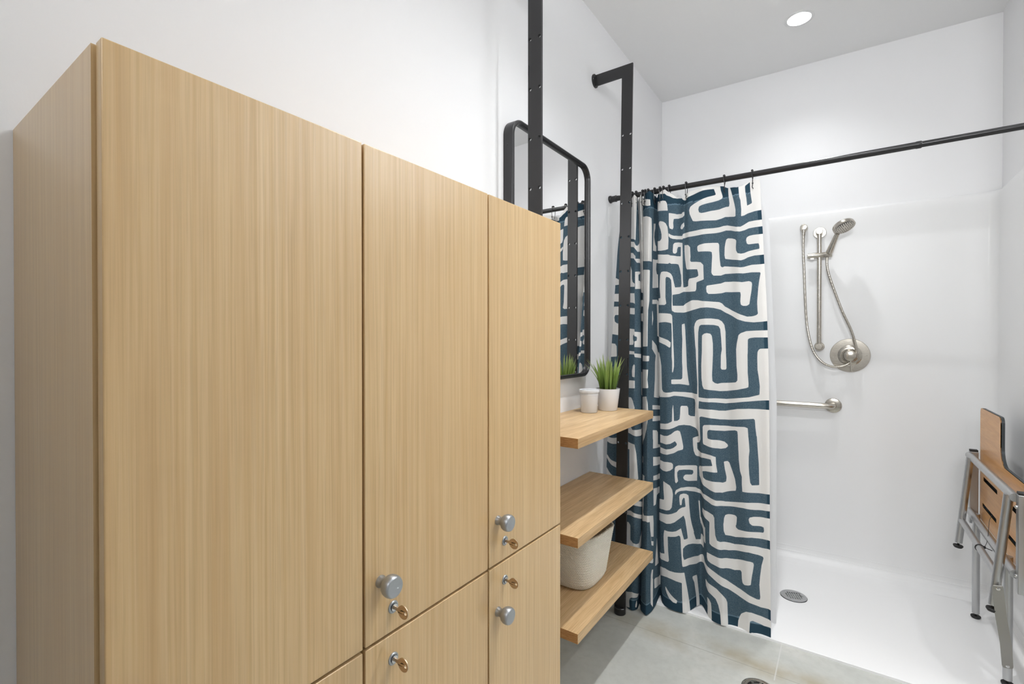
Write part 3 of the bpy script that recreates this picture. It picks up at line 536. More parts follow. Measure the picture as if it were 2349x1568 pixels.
PAT="""
608,1901 588,1901 572,1869 608,1862 624,1859 633,1849 645,1843 660,1834 680,1831 701,1834 712,1839 723,1831 747,1824 757,1829 775,1833 793,1837 812,1842 826,1846 843,1849 857,1850 860,1839 864,1824 839,1816 814,1804 793,1795 779,1786 774,1772 776,1755 781,1741 789,1720 803,1716 830,1713 865,1713 884,1718 901,1724 927,1720 950,1715 958,1715 959,1743 954,1766 948,1787 936,1825 928,1846 927,1898 944,1901 938,1901 917,1901 917,1850 919,1815 924,1778 921,1765 905,1767 891,1764 877,1759 850,1755 831,1749 821,1748 813,1753 810,1766 813,1779 823,1783 843,1790 875,1799 888,1805 891,1813 887,1828 883,1841 880,1864 878,1901 879,1901 841,1901 816,1901 783,1901 682,1901 639,1901
978,1901 978,1885 977,1832 980,1795 986,1780 989,1740 987,1712 1002,1714 1020,1722 1043,1728 1090,1731 1090,1739 1090,1786 1090,1831 1090,1880 1090,1900 1027,1901
1011,1838 1031,1852 1032,1809 1036,1763 1018,1755 1016,1787 1012,1815
637,1676 649,1668 665,1663 698,1663 724,1665 728,1675 738,1677 767,1675 803,1676 830,1677 857,1679 879,1682 893,1686 910,1686 936,1678 961,1670 982,1668 1000,1675 1023,1687 1041,1689 1090,1689 1090,1697 1090,1665 1090,1662 1040,1661 1021,1659 1002,1652 978,1648 954,1652 928,1661 903,1665 883,1660 865,1657 839,1655 812,1653 780,1653 729,1655 726,1650 685,1647 658,1649 643,1655 637,1663
1090,1635 1090,1630 1035,1630 1020,1627 1010,1621 1007,1611 1010,1596 1017,1592 1038,1593 1050,1593 1052,1584 1052,1570 1037,1568 1018,1564 997,1557 980,1555 964,1559 957,1571 956,1585 959,1612 953,1619 934,1626 912,1630 904,1626 900,1612 897,1592 896,1559 899,1543 932,1536 979,1527 996,1531 1012,1538 1036,1544 1054,1544 1090,1546 1090,1590
738,1623 766,1618 775,1607 776,1565 774,1547 777,1541 800,1538 815,1534 824,1521 824,1519 824,1458 819,1455 798,1449 796,1445 794,1417 790,1409 766,1409 730,1412 700,1402 656,1397 656,1366 657,1348 690,1348 726,1349 739,1359 753,1364 777,1371 799,1369 817,1364 846,1361 875,1358 886,1352 897,1338 927,1321 968,1302 996,1292 1017,1293 1030,1297 1036,1303 1035,1317 1035,1351 1041,1408 1046,1442 1051,1468 1050,1473 1023,1475 988,1472 931,1477 899,1478 882,1472 856,1473 851,1479 849,1488 851,1533 852,1557 851,1575 845,1578 807,1581 804,1589 804,1605 810,1610 830,1614 857,1615 872,1614 876,1606 876,1581 878,1543 881,1513 885,1509 888,1507 896,1511 932,1506 975,1498 992,1499 1025,1506 1052,1506 1090,1508 1090,1464 1090,1419 1090,1372 1090,1328 1090,1283 1090,1276 1047,1270 1020,1268 986,1272 955,1282 927,1298 899,1312 881,1325 855,1333 831,1336 807,1335 767,1325 728,1318 699,1318 682,1318 667,1319 652,1326 650,1340 652,1398 650,1448 648,1465 638,1475 622,1480 618,1473 617,1388 621,1359 613,1353 561,1357 554,1387 593,1385 588,1439 592,1492 592,1490 598,1504 608,1506 625,1503 643,1495 651,1488 657,1479 665,1453 672,1430 713,1433 717,1449 715,1489 713,1492 707,1516 698,1534 685,1536 648,1537 640,1542 629,1538 553,1552 551,1594 612,1582 632,1580 645,1575 686,1571 715,1572 715,1615 694,1613 688,1602 687,1589 675,1582 662,1584 659,1593 662,1624 671,1631 698,1634 726,1634 727,1587 727,1540 727,1469 729,1432 737,1432 757,1435 759,1457 765,1467 794,1470 805,1475 804,1491 801,1505 754,1510 748,1517 743,1546 741,1558 738,1598
640,1768 655,1765 682,1760 717,1765 719,1772 734,1776 735,1760 723,1750 695,1741 664,1739 661,1723 663,1701 658,1692 643,1697 639,1711
710,1701 716,1715 733,1728 736,1710 723,1695 714,1696
833,1430 860,1435 882,1438 898,1444 939,1442 980,1436 1011,1439 1020,1435 1022,1427 1018,1398 1012,1369 1007,1343 996,1337 981,1337 972,1342 970,1356 973,1385 971,1395 958,1396 900,1400 886,1396 860,1394 838,1394 832,1402 831,1420
561,1319 619,1315 644,1312 653,1304 655,1264 657,1186 659,1121 658,1078 656,1066 652,1048 649,1053 650,1097 648,1121 649,1173 650,1225 648,1270 634,1273 616,1276 595,1275 559,1272
561,1217 604,1204 630,1194 644,1184 642,1163 636,1161 616,1173 594,1182 561,1191
712,1265 729,1269 730,1238 728,1160 724,1077 724,1066 726,1019 729,993 708,997 679,1000 654,999 645,1000 645,1019 653,1020 689,1020 696,1025 700,1071 700,1097 704,1147 710,1199 710,1238
585,1729 589,1739 598,1739 613,1733 624,1723 632,1706 634,1682 635,1644 632,1605 618,1602 598,1602 553,1611 544,1658 592,1648 601,1657 602,1676 597,1699 590,1717
544,1844 592,1831 613,1830 627,1825 633,1813 636,1779 612,1784 542,1798
778,1251 783,1269 791,1281 803,1286 825,1288 845,1288 872,1284 885,1275 894,1260 898,1230 898,1180 898,1139 899,1107 899,1075 896,1069 881,1069 877,1075 879,1132 883,1155 881,1205 878,1243 872,1255 855,1260 830,1261 807,1261 800,1255 795,1231 791,1180 790,1156 787,1114 784,1072 782,1029 778,946 811,945 847,946 898,945 946,953 991,960 1017,968 1030,972 1032,1007 1029,1045 1026,1075 1027,1123 1029,1147 1034,1157 1039,1160 1090,1162 1090,1119 1090,1080 1090,1038 1090,995 1090,953 1059,952 1012,946 969,940 932,933 893,926 834,929 796,928 778,930 773,897 794,897 832,898 865,894 893,895 912,900 944,908 990,913 1058,914 1090,914 1090,872 1090,829 1090,785 1090,743 1090,701 1090,658 1090,616 1090,574 1090,577 1027,573 992,572 955,570 954,599 955,631 948,653 944,700 943,748 942,796 943,794 941,816 931,818 886,809 851,809 819,812 810,807 807,795 807,775 811,773 827,771 865,768 884,764 896,754 898,746 888,737 868,733 842,735 809,740 784,746 782,755 787,821 794,829 821,833 867,831 916,832 972,837 983,833 984,799 985,789 987,742 984,718 983,682 984,647 987,612 993,602 1020,605 1020,646 1020,686 1017,745 1015,803 1014,802 1011,837 1010,868 1006,873 967,868 903,858 868,857 818,862 785,864 775,861 771,814 769,759 768,763 758,750 742,744 734,742 733,715 738,708 784,707 818,705 841,698 841,668 846,633 819,634 788,632 770,628 773,602 786,595 827,595 869,591 884,597 887,616 881,650 878,680 894,684 901,679 915,641 924,614 928,581 925,567 885,556 863,549 829,551 803,557 778,566 752,577 737,596 736,634 741,642 790,654 823,661 817,687 777,687 736,682 730,682 724,687 719,705 718,731 719,762 722,763 751,775 748,794 733,807 713,817 691,820 693,821 669,818 648,805 635,799 616,796 581,792 542,785 551,813 616,821 629,824 645,834 647,890 649,908 651,906 652,865 652,836 664,838 673,845 676,865 679,896 683,904 710,903 714,895 712,864 721,858 738,857 746,892 753,919 751,934 734,938 693,945 656,948 637,942 616,939 585,937 559,930 559,982 561,1022 561,1066 561,1111 561,1155 560,1135 582,1134 590,1107 595,1078 596,1017 598,972 606,962 619,960 639,962 654,966 705,964 753,959 772,959 776,1003 776,1041 777,1105 779,1156 778,1167 778,1218
810,1215 819,1223 829,1225 841,1222 846,1213 849,1180 848,1138 846,1107 841,1044 842,1019 852,1011 863,1008 877,1012 907,1014 939,1018 947,1026 948,1049 945,1085 945,1158 945,1156 949,1181 958,1216 968,1224 990,1232 1022,1234 1090,1236 1090,1204 1090,1206 1021,1206 1002,1203 995,1198 992,1141 991,1134 989,1062 991,1015 990,1001 981,997 946,988 899,979 872,977 829,981 805,984 799,998 797,1030 799,1081 804,1131 805,1138
542,760 581,767 610,766 628,769 641,778 654,792 664,796 672,792 676,773 679,750 682,725 680,713 663,707 649,695 642,692 626,685 602,683 580,683 542,676 542,703 580,709 602,709 622,708 638,712 648,718 658,729 660,736 653,749 649,744 638,735 622,730 598,731 580,730 542,723
542,644 584,651 610,650 628,653 641,652 646,645 645,627 637,617 624,610 603,609 582,613 542,604
651,628 654,637 663,643 692,644 719,641 726,640 729,636 726,572 693,575 681,581 677,590 681,600 687,604 710,601 714,610 713,620 701,624 680,626 664,623 658,612 658,593 660,574 654,563 651,569 650,597
650,513 650,523 653,534 668,547 689,550 698,549 720,544 729,537 746,532 776,531 806,523 832,517 877,514 904,516 952,526 991,532 1090,537 1090,535 1090,507 1090,510 1002,504 956,504 903,497 865,494 830,495 809,497 788,505 764,514 730,519 713,526 685,535 668,533 661,529 655,522 652,512
662,507 665,517 675,522 685,520 693,512 694,495 694,470 697,418 702,384 710,346 708,346 716,314 734,311 736,340 754,336 750,285 743,288 735,291 724,291 703,299 687,300 676,295 668,283 667,251 670,234 683,240 707,241 725,238 744,252 750,249 755,233 769,228 791,219 825,207 872,185 913,171 957,161 984,152 1003,146 1014,147 1016,156 1013,206 1017,242 1024,285 1034,316 1030,321 1010,325 974,329 922,321 879,314 840,314 813,318 796,321 787,328 789,365 793,415 792,420 756,438 747,445 752,464 783,462 812,455 817,444 816,403 817,397 817,373 823,352 837,347 885,346 909,344 951,354 999,358 1028,355 1057,357 1090,351 1090,312 1090,272 1090,232 1090,193 1090,153 1090,113 1054,120 1018,117 969,127 927,135 883,149 852,159 809,177 785,190 767,200 756,211 748,218 718,205 689,210 665,204 664,209 663,234 662,284 662,322 661,333 658,338 649,330 633,324 625,323 623,260 624,218 620,210 594,209 564,202 542,195 542,225 542,222 588,236 605,241 604,278 605,317 607,329 611,347 626,346 639,348 650,354 658,363 664,370 668,344 672,322 686,326 682,370 678,409 673,427 656,405 646,391 635,382 623,378 604,380 577,378 542,366 542,401 578,414 612,418 629,421 640,427 653,438 660,452 669,461 681,464 679,502 675,504 670,493 668,471 663,470 662,492
606,564 624,558 635,551 642,534 644,512 642,481 640,455 634,442 624,437 605,436 581,432 542,418 542,463 580,476 612,481 612,494 608,526
728,488 733,483 734,453 735,414 747,399 767,387 770,388 767,318 757,320 750,367 736,385 732,408 730,446
864,445 871,458 885,463 901,464 917,464 925,459 923,439 918,415 917,422 920,414 929,409 953,411 1000,415 1035,417 1038,426 1036,439 1024,441 991,440 981,447 980,450 977,462 981,471 996,476 1025,478 1090,480 1090,478 1090,430 1090,386 1058,392 1023,391 988,391 952,384 914,374 886,375 866,375 859,391 859,423 860,421
772,287 796,283 815,282 843,280 876,281 906,283 948,291 978,293 990,291 993,283 989,261 983,232 978,199 968,195 949,191 940,196 937,211 937,239 932,245 903,238 879,240 845,239 813,243 788,246 774,253 771,266
759,162 768,159 788,154 807,148 831,131 849,114 855,100 854,49 854,-6 854,-79 819,-80 818,-40 818,0 816,52 810,83 800,105 783,115 769,121 759,133 757,156
763,91 772,90 779,79 780,61 779,5 779,-62 761,-81 761,-35 761,12 763,59
906,-68 905,7 909,37 917,55 927,70 954,86 978,89 1004,84 1031,81 1057,79 1090,66 1090,39 1059,49 1030,47 1004,52 982,57 971,52 968,13 964,-12 964,-47
1010,-62 1009,-3 1019,3 1090,7 1090,2 1090,-45
700,155 718,156 720,148 724,94 728,41 728,-11 716,-8 715,58 708,126 702,144
542,153 574,171 605,177 624,173 642,173 659,177 670,180 674,146 679,106 685,53 688,13 688,-38 660,-29 660,15 660,59 661,134 644,136 627,140 612,141 590,137 542,116
602,99 613,84 624,71 634,61 644,53 641,40 630,41 616,53 607,69 601,86
336,1863 385,1852 421,1842 423,1813 409,1814 336,1836
336,1781 370,1773 400,1768 420,1760 433,1754 442,1681 444,1627 445,1587 448,1554 412,1555 336,1568 336,1620 336,1674 336,1727
336,1526 416,1515 430,1513 431,1472 431,1439 432,1372 422,1331 421,1252 421,1166 336,1164 336,1216 336,1268 336,1318 336,1370 336,1422 336,1474
336,1124 434,1124 439,1120 435,1100 336,1097
336,1062 348,1059 426,1063 421,1018 428,981 336,971 336,1015
343,932 416,943 422,914 425,881 423,847 416,799 395,757 343,707 345,707 349,746 345,791 336,839 336,884 336,931
346,670 376,670 376,643 346,637
353,590 395,592 393,529 388,477 383,430 392,420 419,425 462,415 466,383 466,354 466,302 445,309 435,355 430,396 406,399 339,379 355,444 355,514
438,331 466,321 466,282 446,291
451,184 466,180 461,145 466,136 466,76 466,17 465,18 446,40 442,104 444,166
419,228 453,211 466,210 466,227 447,233
466,1734 509,1740 505,1717 490,1698 485,1673 507,1640 524,1633 524,1610 466,1608 466,1670
466,1568 526,1570 545,1572 542,1554 526,1556 518,1525 528,1504 540,1500 541,1475 543,1440 466,1434 466,1496
466,1380 527,1383 540,1373 542,1308 540,1259 539,1210 523,1213 523,1260 523,1308 521,1363 466,1360
466,1333 472,1323 477,1293 466,1253 466,1223 466,1278
466,1196 513,1169 529,1139 539,1136 541,1069 541,1017 543,950 530,927 482,935 492,1014 495,1094 502,1124 466,1154
466,901 515,895 541,890 541,873 466,882
466,852 545,843 543,821 466,829
466,790 504,783 518,771 517,718 547,708 547,699 466,708 468,746 466,753
466,671 547,654 547,619 466,631 466,624
466,587 547,578 546,553 466,567
466,532 547,517 543,489 503,493 489,455 466,455 466,458 466,532
496,129 531,111 547,118 538,69 484,89 479,130
506,304 519,238 529,173 488,184 493,233
314,1901 315,1901 320,1901 336,1878 336,1828 336,1779 336,1729 336,1679 336,1630 336,1580 336,1531 336,1481 328,1412 296,1418 285,1447 285,1504 285,1551 285,1595 285,1642 285,1691 287,1737 290,1783 288,1834 285,1885 311,1901
285,1382 336,1380 336,1350 294,1351 286,1320 336,1318 336,1280 291,1284 285,1325
285,1048 311,1045 305,992 307,938 285,941 285,993
203,1901 213,1901 224,1901 236,1866 224,1774 218,1716 213,1660 193,1668 119,1682 119,1734 119,1784 119,1836 119,1885 182,1901
119,1670 204,1652 214,1635 226,1633 285,1684 285,1613 225,1605 211,1618 199,1628 119,1645
119,1615 193,1601 211,1585 211,1572 285,1575 285,1558 221,1553 199,1575 119,1589
123,1549 168,1541 182,1520 184,1479 183,1483 190,1465 206,1456 206,1441 136,1447 129,1498
209,1511 285,1516 231,1498 231,1470 285,1464 285,1434 209,1430
140,1416 205,1411 208,1361 197,1367 145,1373
148,1346 207,1342 207,1312 150,1318
139,1250 206,1245 206,1233 285,1228 285,1159 206,1163 206,1189 217,1191 220,1205 217,1210 205,1213 202,1221 196,1215 196,1199 202,1186 198,1173 147,1172
149,1145 206,1143 206,1134 285,1127 285,1107 208,1117 205,1129 150,1129
205,1085 209,1079 208,1025 192,1028 190,1054 196,1076
146,1008 209,1011 209,976 148,972
150,932 186,933 198,920 208,891 208,884 172,877 152,904
157,801 187,798 195,789 212,790 285,795 285,765 215,762 183,769 158,772
152,731 207,726 215,685 219,640 225,573 179,566 178,610 176,654 175,698 154,697
202,460 221,479 285,460 285,438 216,458
152,419 191,431 217,423 285,401 285,383 217,406 191,410 153,403
154,368 178,377 190,367 192,299 194,304 205,295 220,291 234,293 239,305 241,320 284,335 285,300 285,264 243,269 221,274 158,270 157,304
145,63 206,84 262,65 235,58 206,61 194,52 192,37 195,13 183,10 147,0
227,30 234,48 239,29 235,15 226,17
0,1496 0,1494 35,1481 50,1479 52,1457 0,1459
0,1417 55,1413 58,1375 0,1380
0,1355 60,1352 62,1313 16,1314 10,1303 16,1283 34,1274 64,1270 67,1216 0,1223 0,1288
0,1179 29,1177 40,1166 42,1144 44,1117 0,1114
0,735 72,736 73,706 0,711
0,651 75,615 76,588 0,634
0,589 33,571 47,561 0,549
"""


tab = np.array(CT); NG = len(tab); ZLv = np.array([1.86, 1.6, 1.3, 1.0, .7, .4, .15, 0.])
def cr(Pn, t):
    n = len(Pn); t = np.clip(t, 0, n - 1 - 1e-9); i = np.floor(t).astype(int); f = (t - i).reshape((-1,) + (1,) * (Pn.ndim - 1))
    p = lambda k: Pn[np.clip(k, 0, n - 1)]; a, b, c, d = p(i-1), p(i), p(i+1), p(i+2); m1 = (c - a) * .4; m2 = (d - b) * .4
    return b * (2*f**3 - 3*f**2 + 1) + c * (-2*f**3 + 3*f**2) + m1 * (f**3 - 2*f**2 + f) + m2 * (f**3 - f**2)
NS, NZ = (NG - 1) * 16 + 1, 470
tt = np.linspace(0, NG - 1, NS); A = cr(tab, tt)                 # NS, 8, 2
ref = cr(np.swapaxes(A, 0, 1), np.array([np.interp(.95, ZLv[::-1], np.arange(8)[::-1])]))[0]
sv = np.concatenate([[0], np.cumsum(np.linalg.norm(np.diff(ref, axis=0), axis=1))])
topk = [(0,1.862),(3,1.864),(4,1.878),(5,1.866),(6,1.862),(7,1.878),(8,1.866),(9,1.878),(10,1.882),(11,1.870),(12,1.866),(13,1.866),(14,1.872),(15,1.878),(15.4,1.862),(16,1.838),(16.5,1.834),(17,1.842),(18,1.854),(19,1.857),(20,1.862),(20.8,1.858),(21.2,1.847),(22,1.836),(22.5,1.838),(23,1.85),(23.5,1.86),(24,1.856)]
ztop = np.interp(tt, [a for a, b in topk], [b for a, b in topk]); zbot = np.full(NS, .006)
zbot = zbot + .012 * np.exp(-((tt - 17) / .8) ** 2) + .014 * np.exp(-((tt - 13) / .8) ** 2)
q = np.linspace(0, 1, NZ); Zg = zbot[:, None] + (ztop - zbot)[:, None] * q[None, :]
co = np.zeros((NS, NZ, 3))
for i in range(NS):
    co[i, :, :2] = cr(A[i], np.interp(Zg[i], ZLv[::-1], np.arange(8)[::-1]))
co[..., 2] = Zg
# small secondary ripples in the cloth
rip = .0018 * np.sin(sv[:, None] * 95 + 2 * np.sin(Zg * 3)) * np.sin(Zg * 2.1 + sv[:, None] * 9) + .0016 * np.sin(sv[:, None] * 41 + Zg * 5)
co[..., 1] += rip * np.clip((Zg - .0) * 4, 0, 1)
# signed distance to the printed outlines, in cloth coordinates (metres along the cloth, height)
par = np.zeros((NS, NZ), int); dist = np.full((NS, NZ), .012)
for line in PAT.strip().split('\n'):
    pg = [tuple(float(c) / 1000 for c in w_.split(',')) for w_ in line.split()]
    for k in range(len(pg)):
        (s0, z0), (s1, z1) = pg[k], pg[(k + 1) % len(pg)]
        lo, hi = np.searchsorted(sv, [min(s0, s1), max(s0, s1)])
        for i in range(lo, hi):              # columns crossed by this edge
            zc = z0 + (z1 - z0) * (sv[i] - s0) / (s1 - s0); par[i, np.searchsorted(Zg[i], zc):] ^= 1
        lo, hi = np.searchsorted(sv, [min(s0, s1) - .012, max(s0, s1) + .012])
        if hi <= lo: continue
        ja = max(0, int((min(z0, z1) - .03) / 1.9 * NZ) - 6); jb = min(NZ, int((max(z0, z1) + .05) / 1.8 * NZ) + 6)
        if jb <= ja: continue
        ss = sv[lo:hi, None]; zz = Zg[lo:hi, ja:jb]; dx, dz = s1 - s0, z1 - z0; L2 = dx * dx + dz * dz + 1e-12
        u_ = np.clip(((ss - s0) * dx + (zz - z0) * dz) / L2, 0, 1); d_ = np.hypot(ss - s0 - u_ * dx, zz - z0 - u_ * dz)
        dist[lo:hi, ja:jb] = np.minimum(dist[lo:hi, ja:jb], d_)
ink = np.where(par == 1, dist, -dist)
edge = sv[-1] - sv[:, None] + 0 * Zg; bot = Zg - zbot[:, None]; top_ = ztop[:, None] - Zg
hem = ((bot < .045) | (Zg > 1.806) | (edge < .012)).astype(float)
stitch = ((abs(bot - .045) < .0022) | (abs(Zg - 1.806) < .0018)).astype(float) * .8
me = bpy.data.meshes.new('shower_curtain'); org = np.array([-.60, 2.15, .01])
idx = np.arange(NS * NZ).reshape(NS, NZ)
F = np.stack([idx[:-1, :-1], idx[1:, :-1], idx[1:, 1:], idx[:-1, 1:]], -1).reshape(-1, 4)
me.from_pydata((co.reshape(-1, 3) - org).tolist(), [], F.tolist())
for nm, arr in (('ink', ink), ('hem', hem), ('stitch', stitch)):
    at = me.attributes.new(nm, 'FLOAT', 'POINT'); at.data.foreach_set('value', arr.reshape(-1).astype(np.float32))
me.polygons.foreach_set('use_smooth', [True] * len(me.polygons)); me.materials.append(CLOTH)
o = bpy.data.objects.new('shower_curtain', me); COL.objects.link(o); o.location = org
tag(o, 'blue cotton shower curtain with white maze-like brush pattern, drawn to the left', 'curtain')
# plain liner hanging inside the pan
NSl, NZl = 220, 60; bm = NB(); rows = []
for i in range(NSl):
    a = i / (NSl - 1); row = []
    for j in range(NZl):
        h = j / (NZl - 1); z = .013 + (1.860 - .013) * h
        xr = -.2935 + (.0255 if h < .91 else .0255 * (1 - (h - .91) / .09)) + .036 * min(1, (1 - h) / .5); x = -.855 + (xr + .855) * a
        amp = .012 * (1 - a * .75); y = 2.2 + .062 - .018 * h * h + amp * math.sin(a * 62 + .6 * math.sin(h * 3)) + .006 * math.sin(a * 23 + h * 2) * (1 - a)
        row.append(bm.verts.new((x, y, z)))
    rows.append(row)
for a, b in zip(rows, rows[1:]):
    for j in range(NZl - 1): bm.faces.new((a[j], b[j], b[j+1], a[j+1]))
tag(obj('curtain_liner', bm, LINER, None, 180), 'plain white shower curtain liner hanging behind the blue curtain', 'curtain liner')

# ------------------------------------------------------------------ shower fittings on the back wall
sn = .0165
def bw(x, off): return (x, back(x, sn + off))
t = thing('hand_shower', 'brushed nickel hand shower on a vertical slide bar with hose', 'shower head', (-.112, 3.03, 1.15))
nb = Vector((.033, -1, 0)).normalized()
bx, by = -.1125, 2.9875
bar = obj('slide_bar', cyl(NB(), (bx, by, 1.148), (bx, by, 1.776), .0105, seg=32), NICKEL, t)
for z, rr, L in ((1.764, .030, 'upper'), (1.160, .0235, 'lower')):
    p0 = Vector((bx, back(bx, sn), z)); dd = (p0.y - by)
    bm = lathe(NB(), [(0, rr), (.004, rr), (.006, rr - .002), (.006, .0165), (dd - .0, .0165), (dd + .010, .0165), (dd + .0125, .0145), (dd + .0125, 0)], p0, (0, -1, 0), 36)
    obj('bracket', bm, NICKEL, t)
sl = obj('slider', lathe(NB(), [(0, .0), (0, .0125), (.002, .0145), (.072, .0145), (.073, .0140), (.074, .0145), (.108, .0145), (.110, .0125), (.110, 0)], (-.166, by - .002, 1.639), (1, 0, .0), 32), NICKEL, t)
obj('slider_button', box(NB(), -.153, -.136, by - .008, by + .004, 1.619, 1.627), NICKEL, sl, None, bevel=.001)
hp0 = Vector((-.072, by - .004, 1.640)); hp1 = Vector((-.036, by - .060, 1.726))
hd = (hp1 - hp0)
hs_ = obj('handle', lathe(NB(), [(-.018, .0075), (-.002, .0095), (.006, .0125), (.010, .0155), (.014, .0160), (.09, .0118), (hd.length + .006, .0105)], hp0, hd, 28), NICKEL, t)
nf = Vector((.36, -.34, -.86)).normalized(); hc = Vector((-.006, 2.896, 1.757))
hb = obj('spray_head', lathe(NB(), [(-.016, 0), (-.016, .038), (-.013, .0455), (-.008, .0482), (.004, .0490), (.0065, .0488), (.0072, .0470), (.0062, .0455), (.0062, 0)], hc - nf * .002, nf, 48), NICKEL, t)
bm = NB(); dN, uN, vN = basis(nf)
for rr, nn in ((.010, 6), (.018, 12), (.026, 18), (.034, 24), (.0405, 26)):
    for k in range(nn):
        a = 2 * math.pi * k / nn + rr * 60; c = hc + nf * .0042 + (uN * math.cos(a) + vN * math.sin(a)) * rr
        cyl(bm, c, c + nf * .0014, .00125, seg=8)
obj('nozzle_array', bm, RUBBER, hb)
hose = [(-.184,2.995,1.768),(-.186,3.0,1.675),(-.182,3.003,1.582),(-.178,3.005,1.456),(-.17,3.004,1.299),(-.154,2.996,1.193),(-.133,2.992,1.125),(-.096,2.988,1.076),(-.055,2.992,1.056),(-.015,3.000,1.057),(.014,3.006,1.073),(.036,3.008,1.097),(.048,3.007,1.127),(.043,3.004,1.175),(.024,3.001,1.247),(-.011,2.997,1.338),(-.042,2.993,1.435),(-.067,2.989,1.521),(-.078,2.988,1.577),(-.079,2.988,1.625)]
obj('hose', tube(NB(), smoothpath([(x, y - .004, z) for x, y, z in hose], 14), .0062, 10, rfun=lambda q: 1 + .07 * math.sin(q * 1100)), NICKEL, t, 80)
t2 = thing('hose_outlet', 'round brushed nickel wall outlet at the top of the shower hose', 'shower outlet', (-.184, back(-.184, sn), 1.79))
ox = -.184; p0 = Vector((ox, back(ox, sn), 1.797))
obj('elbow', lathe(NB(), [(0, .0185), (.016, .0185), (.034, .0165), (.040, .0140), (.041, 0)], p0, (0, -1, 0), 32), NICKEL, t2)
obj('hose_nut', lathe(NB(), [(0, .0085), (.010, .0085), (.011, .0100), (.017, .0100), (.018, .0075), (.034, .0072)], (ox, p0.y - .028, 1.788), (0, 0, -1), 24), NICKEL, t2)
t3 = thing('shower_valve', 'large round nickel shower valve with knob and small lever', 'shower valve', (.021, back(.021, sn), 1.03))
vx, vz = .0205, 1.1145; p0 = Vector((vx, back(vx, sn), vz))
pl_ = obj('backplate', lathe(NB(), [(0, .0870), (.003, .0868), (.0055, .0845), (.0068, .056), (.0068, .0555)], p0, (0, -1, 0), 64), NICKEL, t3)
obj('seal', lathe(NB(), [(.001, .0560), (.0060, .0560), (.0060, .0530)], p0, (0, -1, 0), 64), RUBBER, t3, label='thin black ring')
obj('inner_plate', lathe(NB(), [(.001, .0528), (.0085, .0528), (.0105, .0500), (.0120, .036), (.016, .0345), (.018, .031), (.034, .029), (.038, .0270)], p0, (0, -1, 0), 64), NICKEL, t3)
kb = obj('knob', lathe(NB(), [(.030, .0265), (.050, .0270), (.0535, .0262), (.0548, .024), (.0550, 0)], p0, (0, -1, 0), 48), NICKEL, t3)
obj('lever', lathe(NB(), [(0, .0032), (.050, .0036), (.060, .0034), (.0615, .002)], (vx + .003, p0.y - .043, vz - .022), (.06, -.05, -1), 16), NICKEL, kb)
for s in (-1, 1): obj('screw', ball(NB(), (vx + s * .0715, p0.y - .0060, vz), .0022, 10, (1, .4, 1)), NICKEL, pl_)
t4 = thing('grab_bar', 'horizontal brushed steel grab bar on the back wall of the shower', 'grab bar', (-.35, back(-.35, sn), .81))
gx0, gx1, gz = -.665, -.050, .850; yw = lambda x: back(x, sn)
pts = [(gx0, yw(gx0), gz), (gx0, yw(gx0) - .025, gz), (gx0 + .006, yw(gx0) - .040, gz), (gx0 + .022, yw(gx0) - .048, gz), (gx0 + .05, yw(gx0) - .05, gz), (gx1 - .05, yw(gx1) - .05, gz), (gx1 - .022, yw(gx1) - .048, gz), (gx1 - .006, yw(gx1) - .040, gz), (gx1, yw(gx1) - .025, gz), (gx1, yw(gx1), gz)]
obj('bar', tube(NB(), pts, .0150, 20), NICKEL, t4, 60)
for x in (gx0, gx1): obj('flange', lathe(NB(), [(0, .0385), (.004, .0385), (.007, .036), (.0095, .026), (.0100, .0165)], (x, yw(x), gz), (0, -1, 0), 40), NICKEL, t4)

# ------------------------------------------------------------------ folding shower seat on the right wall
t = thing('folding_shower_seat', 'L-shaped wood-look folding shower seat with metal legs, folded up on the right wall', 'shower seat', (.50, 2.45, .01))
SX = .4755
def arc(cx, cy, r, a0, a1, n=8): return [(cx + r * math.cos(R(a0 + (a1 - a0) * i / n)), cy + r * math.sin(R(a0 + (a1 - a0) * i / n))) for i in range(n + 1)]
ya, yb_, yn = 2.050, 2.838, 2.515            # near end, far end, neck edge
out = arc(ya + .03, .430 + .03, .03, 180, 270) + arc(yb_ - .02, .430 + .02, .02, 270, 360) + arc(yb_ - .022, .905 - .022, .022, 0, 90) + arc(yn + .022, .905 - .022, .022, 90, 180) + arc(yn - .065, .727 + .065, .065, 0, -90) + arc(ya + .03, .727 - .03, .03, 90, 180)
def slot(y0, y1, z, h=.0085): return [(y0, z - h), (y1 - .004, z - h), (y1, z - h + .004), (y1, z + h), (y0 + .004, z + h), (y0, z + h - .004)]
slots = [slot(2.555, 2.775, .613), slot(2.565, 2.790, .500), slot(2.17, 2.40, .613), slot(2.19, 2.42, .500)]
face = obj('seat_board', plate(out, slots, .0035, (SX + .0035, 0, 0), (0, 1, 0), (0, 0, 1)), BEECH, t, 30, label='beech-look board face')
for v in face.data.vertices: pass
core = [(y + (-.0 if y > 2.4 else .0), z) for y, z in out]
obj('board_core', plate(out, slots, .0125, (SX + .0037, 0, 0), (0, 1, 0), (0, 0, 1)), NT('board_edge', color=lin((52, 57, 60)), rough=.4).m, t, 30, bevel=.0015, label='dark grey board edge')
obj('back_panel', plate(rrect(ya + .1, yb_ - .06, .45, .70, .01), [], .003, (SX + .0165, 0, 0), (0, 1, 0), (0, 0, 1)), RUBBER, t, 30)
RX0, RX1 = .4455, .4735
